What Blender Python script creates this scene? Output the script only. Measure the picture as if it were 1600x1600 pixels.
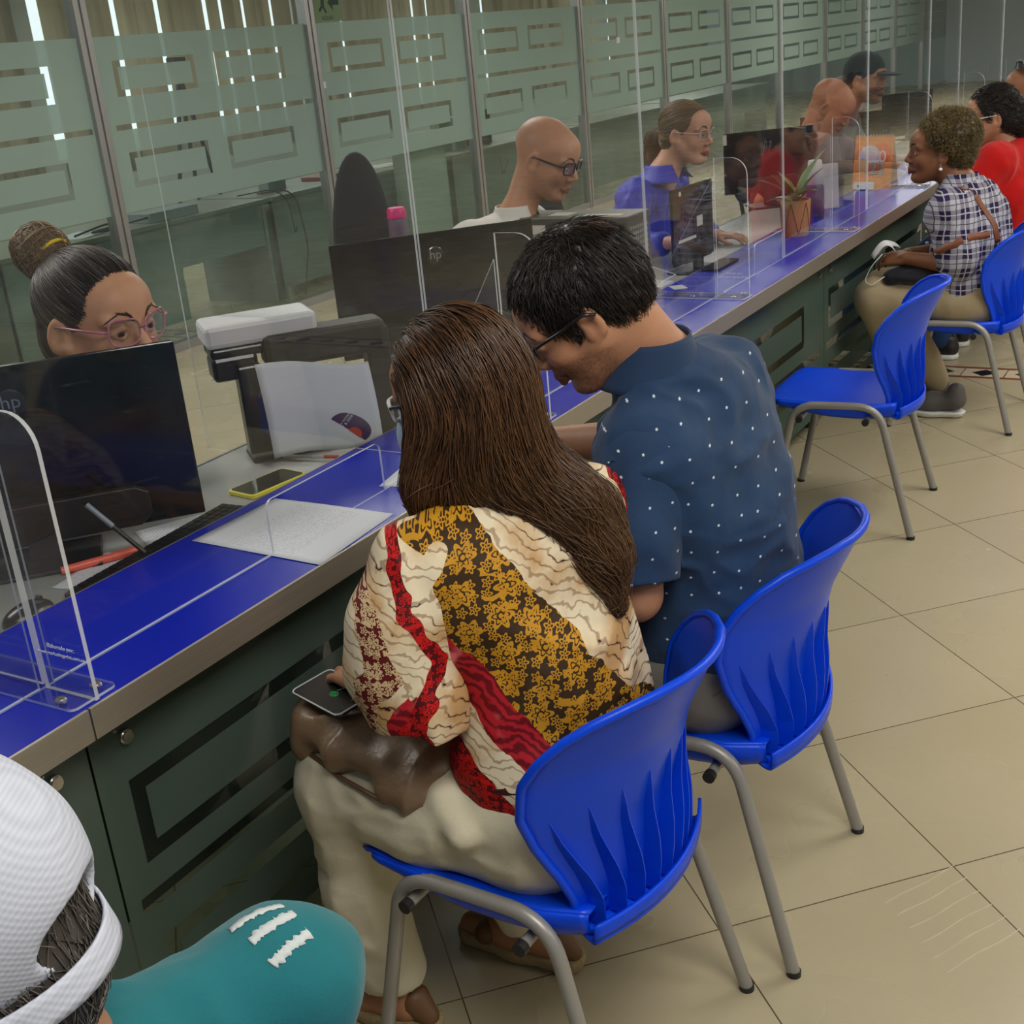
import bpy, bmesh, math, random
import numpy as np
from mathutils import Vector, Matrix, Euler
PI = math.pi
sc = bpy.context.scene
COL = sc.collection
for o in list(bpy.data.objects): bpy.data.objects.remove(o)

# ---------------- camera ----------------
CAM = np.array([0.0, 0.0, 1.654])
YAW, PITCH, ROLL = -0.5604, 0.3643, -0.0969
def cam_axes():
    y, p, r = YAW, PITCH, ROLL
    f = np.array([math.sin(y)*math.cos(p), math.cos(y)*math.cos(p), -math.sin(p)])
    rt = np.array([math.cos(y), -math.sin(y), 0]); up = np.cross(rt, f)
    return math.cos(r)*rt+math.sin(r)*up, -math.sin(r)*rt+math.cos(r)*up, f
_rt, _up, _f = cam_axes()
cd = bpy.data.cameras.new('camera'); cam = bpy.data.objects.new('camera', cd); COL.objects.link(cam)
cd.sensor_width = 36; cd.sensor_height = 36; cd.lens = 1940.4/1600*36; cd.clip_start = 0.02; cd.clip_end = 100
cam.matrix_world = Matrix(((_rt[0], _up[0], -_f[0], CAM[0]), (_rt[1], _up[1], -_f[1], CAM[1]), (_rt[2], _up[2], -_f[2], CAM[2]), (0, 0, 0, 1)))
sc.camera = cam
# ---------------- world, exposure ----------------
w = bpy.data.worlds.new('world'); sc.world = w; w.use_nodes = True
w.node_tree.nodes['Background'].inputs[0].default_value = (0.80, 0.88, 1.0, 1)
w.node_tree.nodes['Background'].inputs[1].default_value = 0.20
sc.view_settings.view_transform = 'Standard'; sc.view_settings.look = 'None'
sc.view_settings.exposure = 0.0; sc.view_settings.gamma = 1.0; sc.view_settings.use_curve_mapping = False
sc.cycles.max_bounces = 8; sc.cycles.transparent_max_bounces = 32
sc.cycles.caustics_reflective = False; sc.cycles.caustics_refractive = False
# ---------------- ceiling lamps (area lights under the ceiling panels) ----------------
LAMPS = [(-3.6, 1.6), (-3.6, 5.0), (-3.6, 8.6), (-3.6, 12.6), (0.3, 0.6), (0.3, 4.2), (0.3, 7.8), (0.3, 11.5), (3.2, 2.4), (3.2, 6.4), (-7.8, 5.0), (-7.8, 9.5), (-7.8, 14.0), (-3.6, 17.0), (0.3, 16.0), (-7.8, 18.5), (-3.6, 22.0)]  # lamps toward the far end are added to brighten it
for i, (lx, ly) in enumerate(LAMPS):
    ld = bpy.data.lights.new('ceiling_lamp_light', 'AREA'); ld.shape = 'RECTANGLE'; ld.size = 1.2; ld.size_y = 1.2
    ld.energy = 75 if ly > 15 else (30 if lx < -3 else 36) if lx > -6 else 44; ld.color = (1.0, 0.968, 0.90)
    lo = bpy.data.objects.new('ceiling_lamp_light', ld); COL.objects.link(lo); lo.location = (lx, ly, 2.66)

# ---------------- node helpers ----------------
def new_mat(name):
    m = bpy.data.materials.new(name); m.use_nodes = True
    nt = m.node_tree
    for n in list(nt.nodes): nt.nodes.remove(n)
    out = nt.nodes.new('ShaderNodeOutputMaterial'); return m, nt, out
class NT:
    """small arithmetic helper over shader nodes"""
    def __init__(s, nt): s.nt = nt
    def node(s, t, **kw):
        n = s.nt.nodes.new(t)
        for k, v in kw.items(): setattr(n, k, v)
        return n
    def put(s, sock, v):
        if isinstance(v, bpy.types.NodeSocket): s.nt.links.new(v, sock)
        elif v is not None: sock.default_value = v
    def m(s, op, a, b=None, c=None, clamp=False):
        n = s.node('ShaderNodeMath', operation=op, use_clamp=clamp)
        s.put(n.inputs[0], a)
        if b is not None: s.put(n.inputs[1], b)
        if c is not None: s.put(n.inputs[2], c)
        return n.outputs[0]
    def add(s, a, b): return s.m('ADD', a, b)
    def sub(s, a, b): return s.m('SUBTRACT', a, b)
    def mul(s, a, b): return s.m('MULTIPLY', a, b)
    def lt(s, a, b): return s.m('LESS_THAN', a, b)
    def gt(s, a, b): return s.m('GREATER_THAN', a, b)
    def sm(s, a, lo, hi):
        n = s.node('ShaderNodeMapRange'); n.interpolation_type = 'SMOOTHSTEP'
        s.put(n.inputs[0], a); n.inputs[1].default_value = lo; n.inputs[2].default_value = hi; n.inputs[3].default_value = 0; n.inputs[4].default_value = 1
        return n.outputs[0]
    def mixc(s, f, a, b):
        n = s.node('ShaderNodeMix', data_type='RGBA'); s.put(n.inputs[0], f)
        s.put(n.inputs[6], a); s.put(n.inputs[7], b); return n.outputs[2]
    def sep(s, v):
        n = s.node('ShaderNodeSeparateXYZ'); s.put(n.inputs[0], v); return n.outputs[0], n.outputs[1], n.outputs[2]
    def comb(s, x, y, z=0.0):
        n = s.node('ShaderNodeCombineXYZ'); s.put(n.inputs[0], x); s.put(n.inputs[1], y); s.put(n.inputs[2], z); return n.outputs[0]
    def noise(s, v, scale, detail=3, rough=.5, dist=0.0):
        n = s.node('ShaderNodeTexNoise'); s.put(n.inputs['Vector'], v); n.inputs['Scale'].default_value = scale
        n.inputs['Detail'].default_value = detail; n.inputs['Roughness'].default_value = rough; n.inputs['Distortion'].default_value = dist
        return n.outputs[0]
    def vor(s, v, scale, feature='F1', rnd=1.0, dim='3D'):
        n = s.node('ShaderNodeTexVoronoi', feature=feature, voronoi_dimensions=dim); s.put(n.inputs['Vector'], v)
        n.inputs['Scale'].default_value = scale; n.inputs['Randomness'].default_value = rnd; return n
    def objco(s): return s.node('ShaderNodeTexCoord').outputs['Object']
    def geo(s): return s.node('ShaderNodeNewGeometry').outputs['Position']
    def attr(s, name): return s.node('ShaderNodeAttribute', attribute_name=name)
    def scale(s, v, x, y, z):
        n = s.node('ShaderNodeVectorMath', operation='MULTIPLY'); s.put(n.inputs[0], v); n.inputs[1].default_value = (x, y, z); return n.outputs[0]
    def bump(s, h, dist, strength=1.0):
        n = s.node('ShaderNodeBump'); s.put(n.inputs['Height'], h); n.inputs['Distance'].default_value = dist; n.inputs['Strength'].default_value = strength
        return n.outputs[0]
    def bsdf(s, out, base, rough=.5, normal=None, **kw):
        b = s.node('ShaderNodeBsdfPrincipled'); s.put(b.inputs['Base Color'], base if isinstance(base, bpy.types.NodeSocket) else (*base[:3], 1))
        s.put(b.inputs['Roughness'], rough)
        if normal is not None: s.put(b.inputs['Normal'], normal)
        for k, v in kw.items(): s.put(b.inputs[k], v)
        s.nt.links.new(b.outputs[0], out.inputs[0]); return b
def srgb(r, g, b):
    f = lambda c: (c/255/12.92) if c/255 <= .04045 else ((c/255+.055)/1.055)**2.4
    return (f(r), f(g), f(b), 1)
_mc = {}
def plain(name, col, rough=.5, metal=0.0, var=0.06, bump=0.0, bscale=60, coat=0.0, spec=.5, sss=0.0):
    """plain surface with a slight procedural mottling and optional fine bump"""
    if name in _mc: return _mc[name]
    m, nt, out = new_mat(name); N = NT(nt); co = N.objco()
    n = N.noise(co, 9, 4)
    dark = tuple(c*(1-var) for c in col[:3])+(1,); lite = tuple(min(1, c*(1+var)) for c in col[:3])+(1,)
    base = N.mixc(n, dark, lite)
    nor = N.bump(N.noise(co, bscale, 3), bump) if bump else None
    kw = {'Metallic': metal, 'Specular IOR Level': spec, 'Coat Weight': coat}
    if sss: kw['Subsurface Weight'] = sss; kw['Subsurface Radius'] = (.012, .005, .003); kw['Subsurface Scale'] = .6
    N.bsdf(out, base, rough, nor, **kw)
    _mc[name] = m; return m

# ---------------- object helpers ----------------
def link(o, parent=None):
    COL.objects.link(o)
    if parent: o.parent = parent
    return o
def tag(o, label=None, cat=None, group=None, kind=None):
    if label: o['label'] = label
    if cat: o['category'] = cat
    if group: o['group'] = group
    if kind: o['kind'] = kind
    return o
def empty(name, loc=(0, 0, 0), rz=0.0, label=None, cat=None, group=None):
    o = bpy.data.objects.new(name, None); COL.objects.link(o); o.location = loc; o.rotation_euler = (0, 0, rz); o.empty_display_size = .1
    return tag(o, label, cat, group)
def clone(o, parent=None):
    c = o.copy(); COL.objects.link(c)
    if parent: c.parent = parent
    for ch in [k for k in bpy.data.objects if k.parent == o]: clone(ch, c)
    return c
class MB:
    def __init__(s): s.v = []; s.f = []; s.mi = []
    def add(s, vs, fs, mi=0):
        b = len(s.v); s.v += [tuple(map(float, p)) for p in vs]; s.f += [tuple(b+i for i in f) for f in fs]; s.mi += [mi]*len(fs); return s
    def box(s, x0, x1, y0, y1, z0, z1, mi=0, M=None):
        vs = [(x, y, z) for x in (x0, x1) for y in (y0, y1) for z in (z0, z1)]
        if M is not None: vs = [tuple(M @ Vector(p)) for p in vs]
        return s.add(vs, [(0, 1, 3, 2), (4, 6, 7, 5), (0, 4, 5, 1), (2, 3, 7, 6), (0, 2, 6, 4), (1, 5, 7, 3)], mi)
    def tube(s, pts, r, n=10, closed=False, mi=0, cap=True):
        P = [np.array(p, float) for p in pts]; k = len(P); R = r if hasattr(r, '__len__') else [r]*k
        T = []
        for i in range(k):
            a = P[(i-1) % k] if (closed or i > 0) else P[0]; b = P[(i+1) % k] if (closed or i < k-1) else P[-1]
            t = b-a; T.append(t/(np.linalg.norm(t)+1e-12))
        u = np.cross(T[0], [0, 0, 1.]);
        if np.linalg.norm(u) < 1e-3: u = np.cross(T[0], [0, 1., 0])
        u /= np.linalg.norm(u); vs = []
        for i in range(k):
            u = u-T[i]*(u@T[i]); u /= np.linalg.norm(u)+1e-12; w_ = np.cross(T[i], u)
            for j in range(n):
                a = 2*PI*j/n; vs.append(P[i]+R[i]*(math.cos(a)*u+math.sin(a)*w_))
        fs = []
        for i in range(k if closed else k-1):
            for j in range(n): fs.append((i*n+j, i*n+(j+1) % n, ((i+1) % k)*n+(j+1) % n, ((i+1) % k)*n+j))
        if cap and not closed: fs.append(tuple(range(n-1, -1, -1))); fs.append(tuple((k-1)*n+j for j in range(n)))
        return s.add(vs, fs, mi)
    def lathe(s, c, prof, n=24, mi=0, M=None):
        vs = []; fs = []
        for (r, z) in prof:
            for j in range(n):
                a = 2*PI*j/n; p = (c[0]+r*math.cos(a), c[1]+r*math.sin(a), c[2]+z)
                vs.append(p if M is None else tuple(M @ Vector((r*math.cos(a), r*math.sin(a), z))+Vector(c)))
        for i in range(len(prof)-1):
            for j in range(n): fs.append((i*n+j, i*n+(j+1) % n, (i+1)*n+(j+1) % n, (i+1)*n+j))
        fs.append(tuple(range(n-1, -1, -1))); fs.append(tuple((len(prof)-1)*n+j for j in range(n)))
        return s.add(vs, fs, mi)
    def grid(s, fn, nu, nv, mi=0, us=(0, 1), vs_=(0, 1), flip=False):
        vs = [fn(us[0]+(us[1]-us[0])*i/(nu-1), vs_[0]+(vs_[1]-vs_[0])*j/(nv-1)) for j in range(nv) for i in range(nu)]
        fs = [(j*nu+i, j*nu+i+1, (j+1)*nu+i+1, (j+1)*nu+i) for j in range(nv-1) for i in range(nu-1)]
        if flip: fs = [f[::-1] for f in fs]
        return s.add(vs, fs, mi)
    def prism(s, poly, axis, a, b, mi=0):
        """polygon in the two other axes, extruded along axis from a to b"""
        def mk(p, t): return {'x': (t, p[0], p[1]), 'y': (p[0], t, p[1]), 'z': (p[0], p[1], t)}[axis]
        n = len(poly); vs = [mk(p, a) for p in poly]+[mk(p, b) for p in poly]
        fs = [tuple(range(n-1, -1, -1)), tuple(range(n, 2*n))]+[(i, (i+1) % n, n+(i+1) % n, n+i) for i in range(n)]
        return s.add(vs, fs, mi)
    def build(s, name, mats, parent=None, smooth=False, solid=0, bevel=0, subsurf=0, auto=None):
        me = bpy.data.meshes.new(name); me.from_pydata(s.v, [], s.f); me.update()
        mats = mats if isinstance(mats, (list, tuple)) else [mats]
        for m_ in mats: me.materials.append(m_)
        if len(mats) > 1: me.polygons.foreach_set('material_index', s.mi)
        bm = bmesh.new(); bm.from_mesh(me); bmesh.ops.recalc_face_normals(bm, faces=bm.faces[:]); bm.to_mesh(me); bm.free()
        if smooth: me.polygons.foreach_set('use_smooth', [True]*len(me.polygons))
        if smooth and auto:
            me.set_sharp_from_angle(angle=math.radians(auto))
        o = bpy.data.objects.new(name, me); link(o, parent)
        if solid:
            q = o.modifiers.new('solid', 'SOLIDIFY'); q.thickness = solid; q.offset = 0
        if bevel:
            q = o.modifiers.new('bevel', 'BEVEL'); q.width = bevel; q.segments = 2; q.limit_method = 'ANGLE'; q.angle_limit = math.radians(40)
        if subsurf:
            q = o.modifiers.new('sub', 'SUBSURF'); q.levels = subsurf; q.render_levels = subsurf
        return o
def rrect(a0, a1, b0, b1, r, n=6, corners=(1, 1, 1, 1)):
    """rounded rectangle polygon; corner order: (a0,b0),(a1,b0),(a1,b1),(a0,b1)"""
    out = []
    for (cx, cy, st, on) in ((a0+r, b0+r, PI, corners[0]), (a1-r, b0+r, 1.5*PI, corners[1]), (a1-r, b1-r, 0, corners[2]), (a0+r, b1-r, .5*PI, corners[3])):
        if on: out += [(cx+r*math.cos(st+.5*PI*i/n), cy+r*math.sin(st+.5*PI*i/n)) for i in range(n+1)]
        else: out.append((cx+r*(1 if cx > (a0+a1)/2 else -1), cy+r*(1 if cy > (b0+b1)/2 else -1)))
    return out
def text(name, body, size, M, mat, parent=None, extrude=.0004, align='CENTER'):
    cu = bpy.data.curves.new(name, 'FONT'); cu.body = body; cu.size = size; cu.extrude = extrude; cu.align_x = align; cu.align_y = 'CENTER'; cu.resolution_u = 2
    tmp = bpy.data.objects.new(name, cu); COL.objects.link(tmp); bpy.context.view_layer.update()
    me = bpy.data.meshes.new_from_object(tmp.evaluated_get(bpy.context.evaluated_depsgraph_get()))
    bpy.data.objects.remove(tmp); me.materials.clear(); me.materials.append(mat)
    o = bpy.data.objects.new(name, me); link(o, parent); o.matrix_basis = M
    return o
def frame(origin, right, up):
    r = Vector(right).normalized(); u = Vector(up).normalized(); n = r.cross(u).normalized(); u = n.cross(r)
    return Matrix(((r[0], u[0], n[0], origin[0]), (r[1], u[1], n[1], origin[1]), (r[2], u[2], n[2], origin[2]), (0, 0, 0, 1)))
# =====================================================================
# materials of the room
# =====================================================================
def floor_mat():
    m, nt, out = new_mat('polished_beige_tile'); N = NT(nt); x, y, z = N.sep(N.geo())
    ca, sa = math.cos(.7933), math.sin(.7933); S = .516
    dx = N.sub(x, -1.129); dy = N.sub(y, 1.462)
    a = N.m('DIVIDE', N.add(N.mul(dx, ca), N.mul(dy, sa)), S); b = N.m('DIVIDE', N.sub(N.mul(dy, ca), N.mul(dx, sa)), S)
    def line(t, wd):
        f = N.m('FRACT', t); d = N.m('MINIMUM', f, N.sub(1.0, f)); return N.lt(d, wd)
    gr = N.m('MAXIMUM', line(a, .0027), line(b, .0027))
    cell = N.comb(N.m('FLOOR', a), N.m('FLOOR', b), 0.0)
    wn = N.node('ShaderNodeTexWhiteNoise'); N.put(wn.inputs[0], cell)
    P = N.geo()
    n1 = N.noise(P, 1.6, 3, .5); n2 = N.noise(P, 60, 3); sp = N.lt(N.vor(P, 7).outputs[0], .012)
    base = N.mixc(n1, srgb(168, 156, 126), srgb(182, 171, 142))
    base = N.mixc(N.mul(wn.outputs[0], .25), base, srgb(196, 184, 156))
    base = N.mixc(N.mul(n2, .12), base, srgb(140, 128, 100))
    base = N.mixc(sp, base, srgb(110, 95, 70))
    base = N.mixc(gr, base, srgb(78, 66, 48))
    # decorative band of black diamonds across the hall
    t = N.m('DIVIDE', N.sub(y, 5.80), .19)
    inb = N.mul(N.gt(t, 0.0), N.lt(t, 1.0))
    edge = N.m('MAXIMUM', N.lt(t, .16), N.gt(t, .84))
    fx = N.m('ABSOLUTE', N.sub(N.m('FRACT', N.m('DIVIDE', x, .19)), .5)); fy = N.m('ABSOLUTE', N.sub(t, .5))
    dia = N.lt(N.add(fx, fy), .30)
    vgap = N.gt(fx, .485)
    bc = N.mixc(dia, srgb(196, 186, 160), srgb(22, 22, 24)); bc = N.mixc(vgap, bc, srgb(120, 60, 40)); bc = N.mixc(edge, bc, srgb(126, 62, 38))
    base = N.mixc(inb, base, bc)
    nor = N.bump(N.sub(N.mul(n2, .06), gr), .0008)
    N.bsdf(out, base, N.add(.20, N.mul(n1, .14)), nor, **{'Specular IOR Level': .5})
    return m
def glassy(name, tint, milky=0.03, milk=(.75, .8, .78, 1), ior=1.5, rough=0.0):
    m, nt, out = new_mat(name); N = NT(nt)
    tr = N.node('ShaderNodeBsdfTransparent'); tr.inputs[0].default_value = tint
    gl = N.node('ShaderNodeBsdfGlossy'); gl.inputs['Roughness'].default_value = rough; gl.inputs[0].default_value = (1, 1, 1, 1)
    df = N.node('ShaderNodeBsdfDiffuse'); df.inputs[0].default_value = milk
    g_ = N.node('ShaderNodeNewGeometry'); dt = N.node('ShaderNodeVectorMath', operation='DOT_PRODUCT'); nt.links.new(g_.outputs['Normal'], dt.inputs[0]); nt.links.new(g_.outputs['Incoming'], dt.inputs[1])
    f0 = ((ior-1)/(ior+1))**2; inv = N.sub(1.0, N.m('ABSOLUTE', dt.outputs['Value'])); frs = N.add(N.mul(N.m('POWER', inv, 5.0), 1-f0), f0)
    sm = N.sm(N.noise(N.objco(), 2.2, 4, .6, .8), .35, .75)
    a = N.node('ShaderNodeMixShader'); N.put(a.inputs[0], N.mul(N.add(sm, .4), milky)); nt.links.new(tr.outputs[0], a.inputs[1]); nt.links.new(df.outputs[0], a.inputs[2])
    b = N.node('ShaderNodeMixShader'); N.put(b.inputs[0], frs); nt.links.new(a.outputs[0], b.inputs[1]); nt.links.new(gl.outputs[0], b.inputs[2])
    nt.links.new(b.outputs[0], out.inputs[0]); return m
def film_mat(name, col, see):
    m, nt, out = new_mat(name); N = NT(nt)
    tr = N.node('ShaderNodeBsdfTransparent'); tr.inputs[0].default_value = (.75, .86, .82, 1)
    df = N.node('ShaderNodeBsdfDiffuse'); df.inputs[0].default_value = col
    tl = N.node('ShaderNodeBsdfTranslucent'); tl.inputs[0].default_value = col
    gl = N.node('ShaderNodeBsdfGlossy'); gl.inputs['Roughness'].default_value = .12
    a = N.node('ShaderNodeMixShader'); a.inputs[0].default_value = .35; nt.links.new(df.outputs[0], a.inputs[1]); nt.links.new(tl.outputs[0], a.inputs[2])
    b = N.node('ShaderNodeMixShader'); b.inputs[0].default_value = see; nt.links.new(a.outputs[0], b.inputs[1]); nt.links.new(tr.outputs[0], b.inputs[2])
    c = N.node('ShaderNodeMixShader'); c.inputs[0].default_value = .05; nt.links.new(b.outputs[0], c.inputs[1]); nt.links.new(gl.outputs[0], c.inputs[2])
    nt.links.new(c.outputs[0], out.inputs[0]); return m
def brushed(name, col, axis='y', rough=.32):
    m, nt, out = new_mat(name); N = NT(nt); co = N.geo()
    sc_ = {'y': (40, 1.5, 400), 'z': (300, 300, 2)}[axis]
    n = N.noise(N.scale(co, *sc_), 1, 4)
    base = N.mixc(n, tuple(c*.8 for c in col[:3])+(1,), tuple(min(1, c*1.1) for c in col[:3])+(1,))
    N.bsdf(out, base, N.add(rough, N.mul(n, .15)), N.bump(n, .0003), Metallic=.75); return m
M_floor = floor_mat()
M_pane = glassy('partition_glass', (.80, .87, .84, 1), .05, (.45, .55, .52, 1))
M_acr = glassy('clear_acrylic', (.985, .99, .992, 1), .007, (.7, .75, .8, 1), 1.33)
M_acr2 = glassy('divider_acrylic', (.97, .98, .985, 1), .004, (.7, .75, .8, 1), 1.14)
M_acr_edge, _nt, _o = new_mat('acrylic_edge'); _N = NT(_nt)
_a = _N.node('ShaderNodeBsdfTransparent'); _b = _N.node('ShaderNodeBsdfPrincipled'); _b.inputs['Base Color'].default_value = (.86, .9, .92, 1); _b.inputs['Roughness'].default_value = .15
_c = _N.node('ShaderNodeMixShader'); _c.inputs[0].default_value = .62; _nt.links.new(_a.outputs[0], _c.inputs[1]); _nt.links.new(_b.outputs[0], _c.inputs[2]); _nt.links.new(_c.outputs[0], _o.inputs[0])
M_film = film_mat('frosted_film', (.44, .55, .50, 1), .26)
M_film2 = film_mat('frosted_film_counter', (.13, .185, .155, 1), .28)
M_pane2 = glassy('counter_glass', (.62, .72, .66, 1), .04, (.3, .36, .32, 1))
M_alu = brushed('anodised_aluminium', srgb(178, 176, 176), 'z')
M_trim = brushed('counter_edge_metal', srgb(178, 170, 156), 'y', .38)
M_steel = plain('polished_steel', (.7, .69, .66), .18, 1.0)
M_ceil = plain('ceiling_paint', (.62, .62, .60), .8)
M_wallp = plain('wall_paint', (.34, .35, .33), .7)
def struct(mb, name, mat, parent=None, **kw):
    o = mb.build(name, mat, parent, **kw)
    if parent is None: o['kind'] = 'structure'
    return o
struct(MB().box(-10.2, 5.2, -1.6, 27.2, -.1, 0), 'floor', M_floor)
struct(MB().box(-10.2, 5.2, -1.6, 27.2, 2.75, 2.85), 'ceiling', M_ceil)
struct(MB().box(-10.2, 5.2, 27.0, 27.2, 0, 2.75), 'wall_far', plain('far_wall_paint', (.42, .50, .53), .6))
struct(MB().box(5.0, 5.2, -1.6, 27, 0, 2.75), 'wall_right', M_wallp)
# ---- glazed partition between clerks' side and back office ----
XW = -5.8
MUL = [1.28, 3.25, 5.22, 7.22, 9.24, 11.25, 13.2, 15.1, 17.0, 19.0, 21.0, 23.0, 25.0, 27.0]
pw = bpy.data.objects.new('wall_partition', None); COL.objects.link(pw); pw['kind'] = 'structure'
def film_cells(y0, y1, z0, z1, clear):
    ys = sorted({y0, y1, *[c for r in clear for c in r[:2] if y0 < c < y1]}); zs = sorted({z0, z1, *[c for r in clear for c in r[2:] if z0 < c < z1]})
    out = []
    for i in range(len(ys)-1):
        for j in range(len(zs)-1):
            cy = (ys[i]+ys[i+1])/2; cz = (zs[j]+zs[j+1])/2
            if not any(r[0] < cy < r[1] and r[2] < cz < r[3] for r in clear): out.append((ys[i], ys[i+1], zs[j], zs[j+1]))
    return out
def ring(y0, y1, z0, z1, t=.035, sides='lrtb'):
    r = []
    if 'b' in sides: r.append((y0, y1, z0, z0+t))
    if 't' in sides: r.append((y0, y1, z1-t, z1))
    if 'l' in sides: r.append((y0, y0+t, z0, z1))
    if 'r' in sides: r.append((y1-t, y1, z0, z1))
    return r
for k in range(len(MUL)-1):
    a, b = MUL[k], MUL[k+1]
    g = MB().box(XW-.005, XW+.005, a+.02, b-.02, .06, 2.74).build('glass_pane', M_pane, pw)
    cl = []
    for z0, z1 in ((1.532, 1.730), (1.018, 1.220)):
        for s0 in (.18, 1.025):
            cl += ring(a+s0, a+s0+.665, z0, z1)
    cl.append((a+.12, b-.06, 1.348, 1.379))
    f = MB()
    for (c0, c1, e0, e1) in film_cells(a+.02, b-.02, .886, 1.862, cl): f.box(XW+.0052, XW+.0058, c0, c1, e0, e1)
    f.build('frosted_film', M_film, g)
for y in MUL[:-1]:
    m = MB()
    m.box(XW-.04, XW+.035, y-.045, y-.008, 0, 2.75); m.box(XW-.04, XW+.035, y+.008, y+.045, 0, 2.75); m.box(XW-.03, XW+.02, y-.01, y+.01, 0, 2.75)
    m.build('mullion', M_alu, pw)
MB().box(XW-.03, XW+.03, 1.2, 27, 0, .055).build('bottom_rail', M_alu, pw)
# ---- back office beyond: blind slats and glowing panes added as stand-in for reflections ----
struct(MB().box(-9.9, -9.75, -1.6, 27, 0, .95).box(-9.9, -9.75, -1.6, 27, 2.45, 2.75), 'wall_left', M_wallp)
M_refl_pane, _nt, _o = new_mat('reflected_daylight_pane'); _e = _nt.nodes.new('ShaderNodeEmission'); _e.inputs[0].default_value = (.95, .95, 1, 1); _e.inputs[1].default_value = 1.7; _nt.links.new(_e.outputs[0], _o.inputs[0])  # glowing pane added to imitate bright reflections in the partition glass
M_blind, _nt, _o = new_mat('reflected_blind_fabric'); _N = NT(_nt); _d = _N.node('ShaderNodeBsdfDiffuse'); _t = _N.node('ShaderNodeBsdfTranslucent'); _cc = _N.mixc(_N.noise(_N.scale(_N.geo(), 1, 9, .3), 1, 2), srgb(128, 112, 90), srgb(214, 204, 182)); _nt.links.new(_cc, _d.inputs[0]); _nt.links.new(_cc, _t.inputs[0])  # streaks in the fabric colour imitate the reflection's light and dark bands
_m = _N.node('ShaderNodeMixShader'); _m.inputs[0].default_value = .55; _nt.links.new(_d.outputs[0], _m.inputs[1]); _nt.links.new(_t.outputs[0], _m.inputs[2]); _nt.links.new(_m.outputs[0], _o.inputs[0])
def reflected_blinds(n, y0, y1, keep):
    wo = bpy.data.objects.new('window_%d' % n, None); COL.objects.link(wo); wo['kind'] = 'structure'
    MB().box(-9.86, -9.84, y0, y1, .95, 2.45).build('reflected_daylight_pane', M_refl_pane, wo)
    for yy in (y0, (y0+y1)/2, y1): MB().box(-9.84, -9.78, yy-.03, yy+.03, .95, 2.45).build('window_frame', M_alu, wo)
    r = random.Random(n); y = y0+.04; mb = MB(); i = 0
    while y < y1-.04:
        if r.random() < keep:
            a = r.uniform(.2, 1.0); c, s_ = math.cos(a)*.062, math.sin(a)*.062; t = .0015
            mb.add([(-9.70-s_, y-c, .75), (-9.70+s_, y+c, .75), (-9.70+s_, y+c, 2.5), (-9.70-s_, y-c, 2.5), (-9.70-s_+t, y-c, .75), (-9.70+s_+t, y+c, .75), (-9.70+s_+t, y+c, 2.5), (-9.70-s_+t, y-c, 2.5)],
                   [(0, 1, 2, 3), (7, 6, 5, 4), (0, 4, 5, 1), (2, 6, 7, 3), (0, 3, 7, 4), (1, 5, 6, 2)])
        y += .115
    o = mb.build('reflected_blind', M_blind, wo)
for n, (a, b, kp) in enumerate([(4.2, 8.0, .87), (8.1, 12.0, .88), (12.1, 15.6, .93), (16.0, 19.5, .97), (20, 24, .97)]): reflected_blinds(n+1, a, b, kp)
for y in (8.05, 12.05, 15.8, 19.75, 4.1, 24.2): struct(MB().box(-9.9, -9.74, y-.16, y+.16, .95, 2.45), 'trim_%d' % int(y), M_wallp)
# ---- ceiling lamp fittings ----
M_lamp, _nt, _o = new_mat('lamp_diffuser'); _e = _nt.nodes.new('ShaderNodeEmission'); _e.inputs[0].default_value = (1, .97, .9, 1); _e.inputs[1].default_value = 3.0; _nt.links.new(_e.outputs[0], _o.inputs[0])
M_white = plain('white_enamel', (.8, .8, .78), .4)
for i, (lx, ly) in enumerate(LAMPS):
    t = empty('ceiling_light', (lx, ly, 2.75), 0, 'square white ceiling light fitting above the hall, out of the photo', 'ceiling light', 'ceiling lights')
    m = MB()
    for (a, b, c, d) in ((-.66, .66, -.66, -.6), (-.66, .66, .6, .66), (-.66, -.6, -.6, .6), (.6, .66, -.6, .6)): m.box(a, b, c, d, -.06, 0)
    m.build('frame', M_white, t); MB().box(-.6, .6, -.6, .6, -.05, -.04).build('diffuser', M_lamp, t)

# =====================================================================
# counter
# =====================================================================
ZC = .775; XF = -1.437; XB = -1.804
def blue_lam():
    m, nt, out = new_mat('blue_laminate'); N = NT(nt); P = N.geo(); n = N.noise(P, 400, 2); n2 = N.noise(P, 3, 3)
    base = N.mixc(n, srgb(2, 22, 152), srgb(5, 34, 184)); base = N.mixc(N.mul(n2, .2), base, srgb(10, 34, 190))
    N.bsdf(out, base, .24, N.bump(n, .0002), **{'Specular IOR Level': .3}); return m
M_blue = blue_lam()
ct = empty('service_counter', (XF, 0, 0), 0, 'long blue laminate service counter with metal edge and frosted glass front', 'counter')
def cp(mb, name, mat, parent=ct, **kw):
    mb.v = [(v[0]-XF, v[1], v[2]) for v in mb.v] if parent is ct else mb.v
    return mb.build(name, mat, parent, **kw)
Y0, Y1 = -.6, 13.0
cp(MB().box(XB, XF-.002, Y0, Y1, ZC-.03, ZC), 'countertop', M_blue, bevel=.001)
t = MB()
for a, b in ((Y0, 1.047), (1.050, 4.9), (4.903, 8.75), (8.753, Y1)): t.box(XF-.002, XF+.004, a, b, ZC-.052, ZC+.001)
cp(t, 'edge_trim', M_trim, bevel=.001)
cp(MB().box(XB-.002, XB, Y0, Y1, ZC-.03, ZC+.0005), 'rear_edge', plain('rear_edge_grey', srgb(120, 110, 96)[:3], .4))
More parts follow.
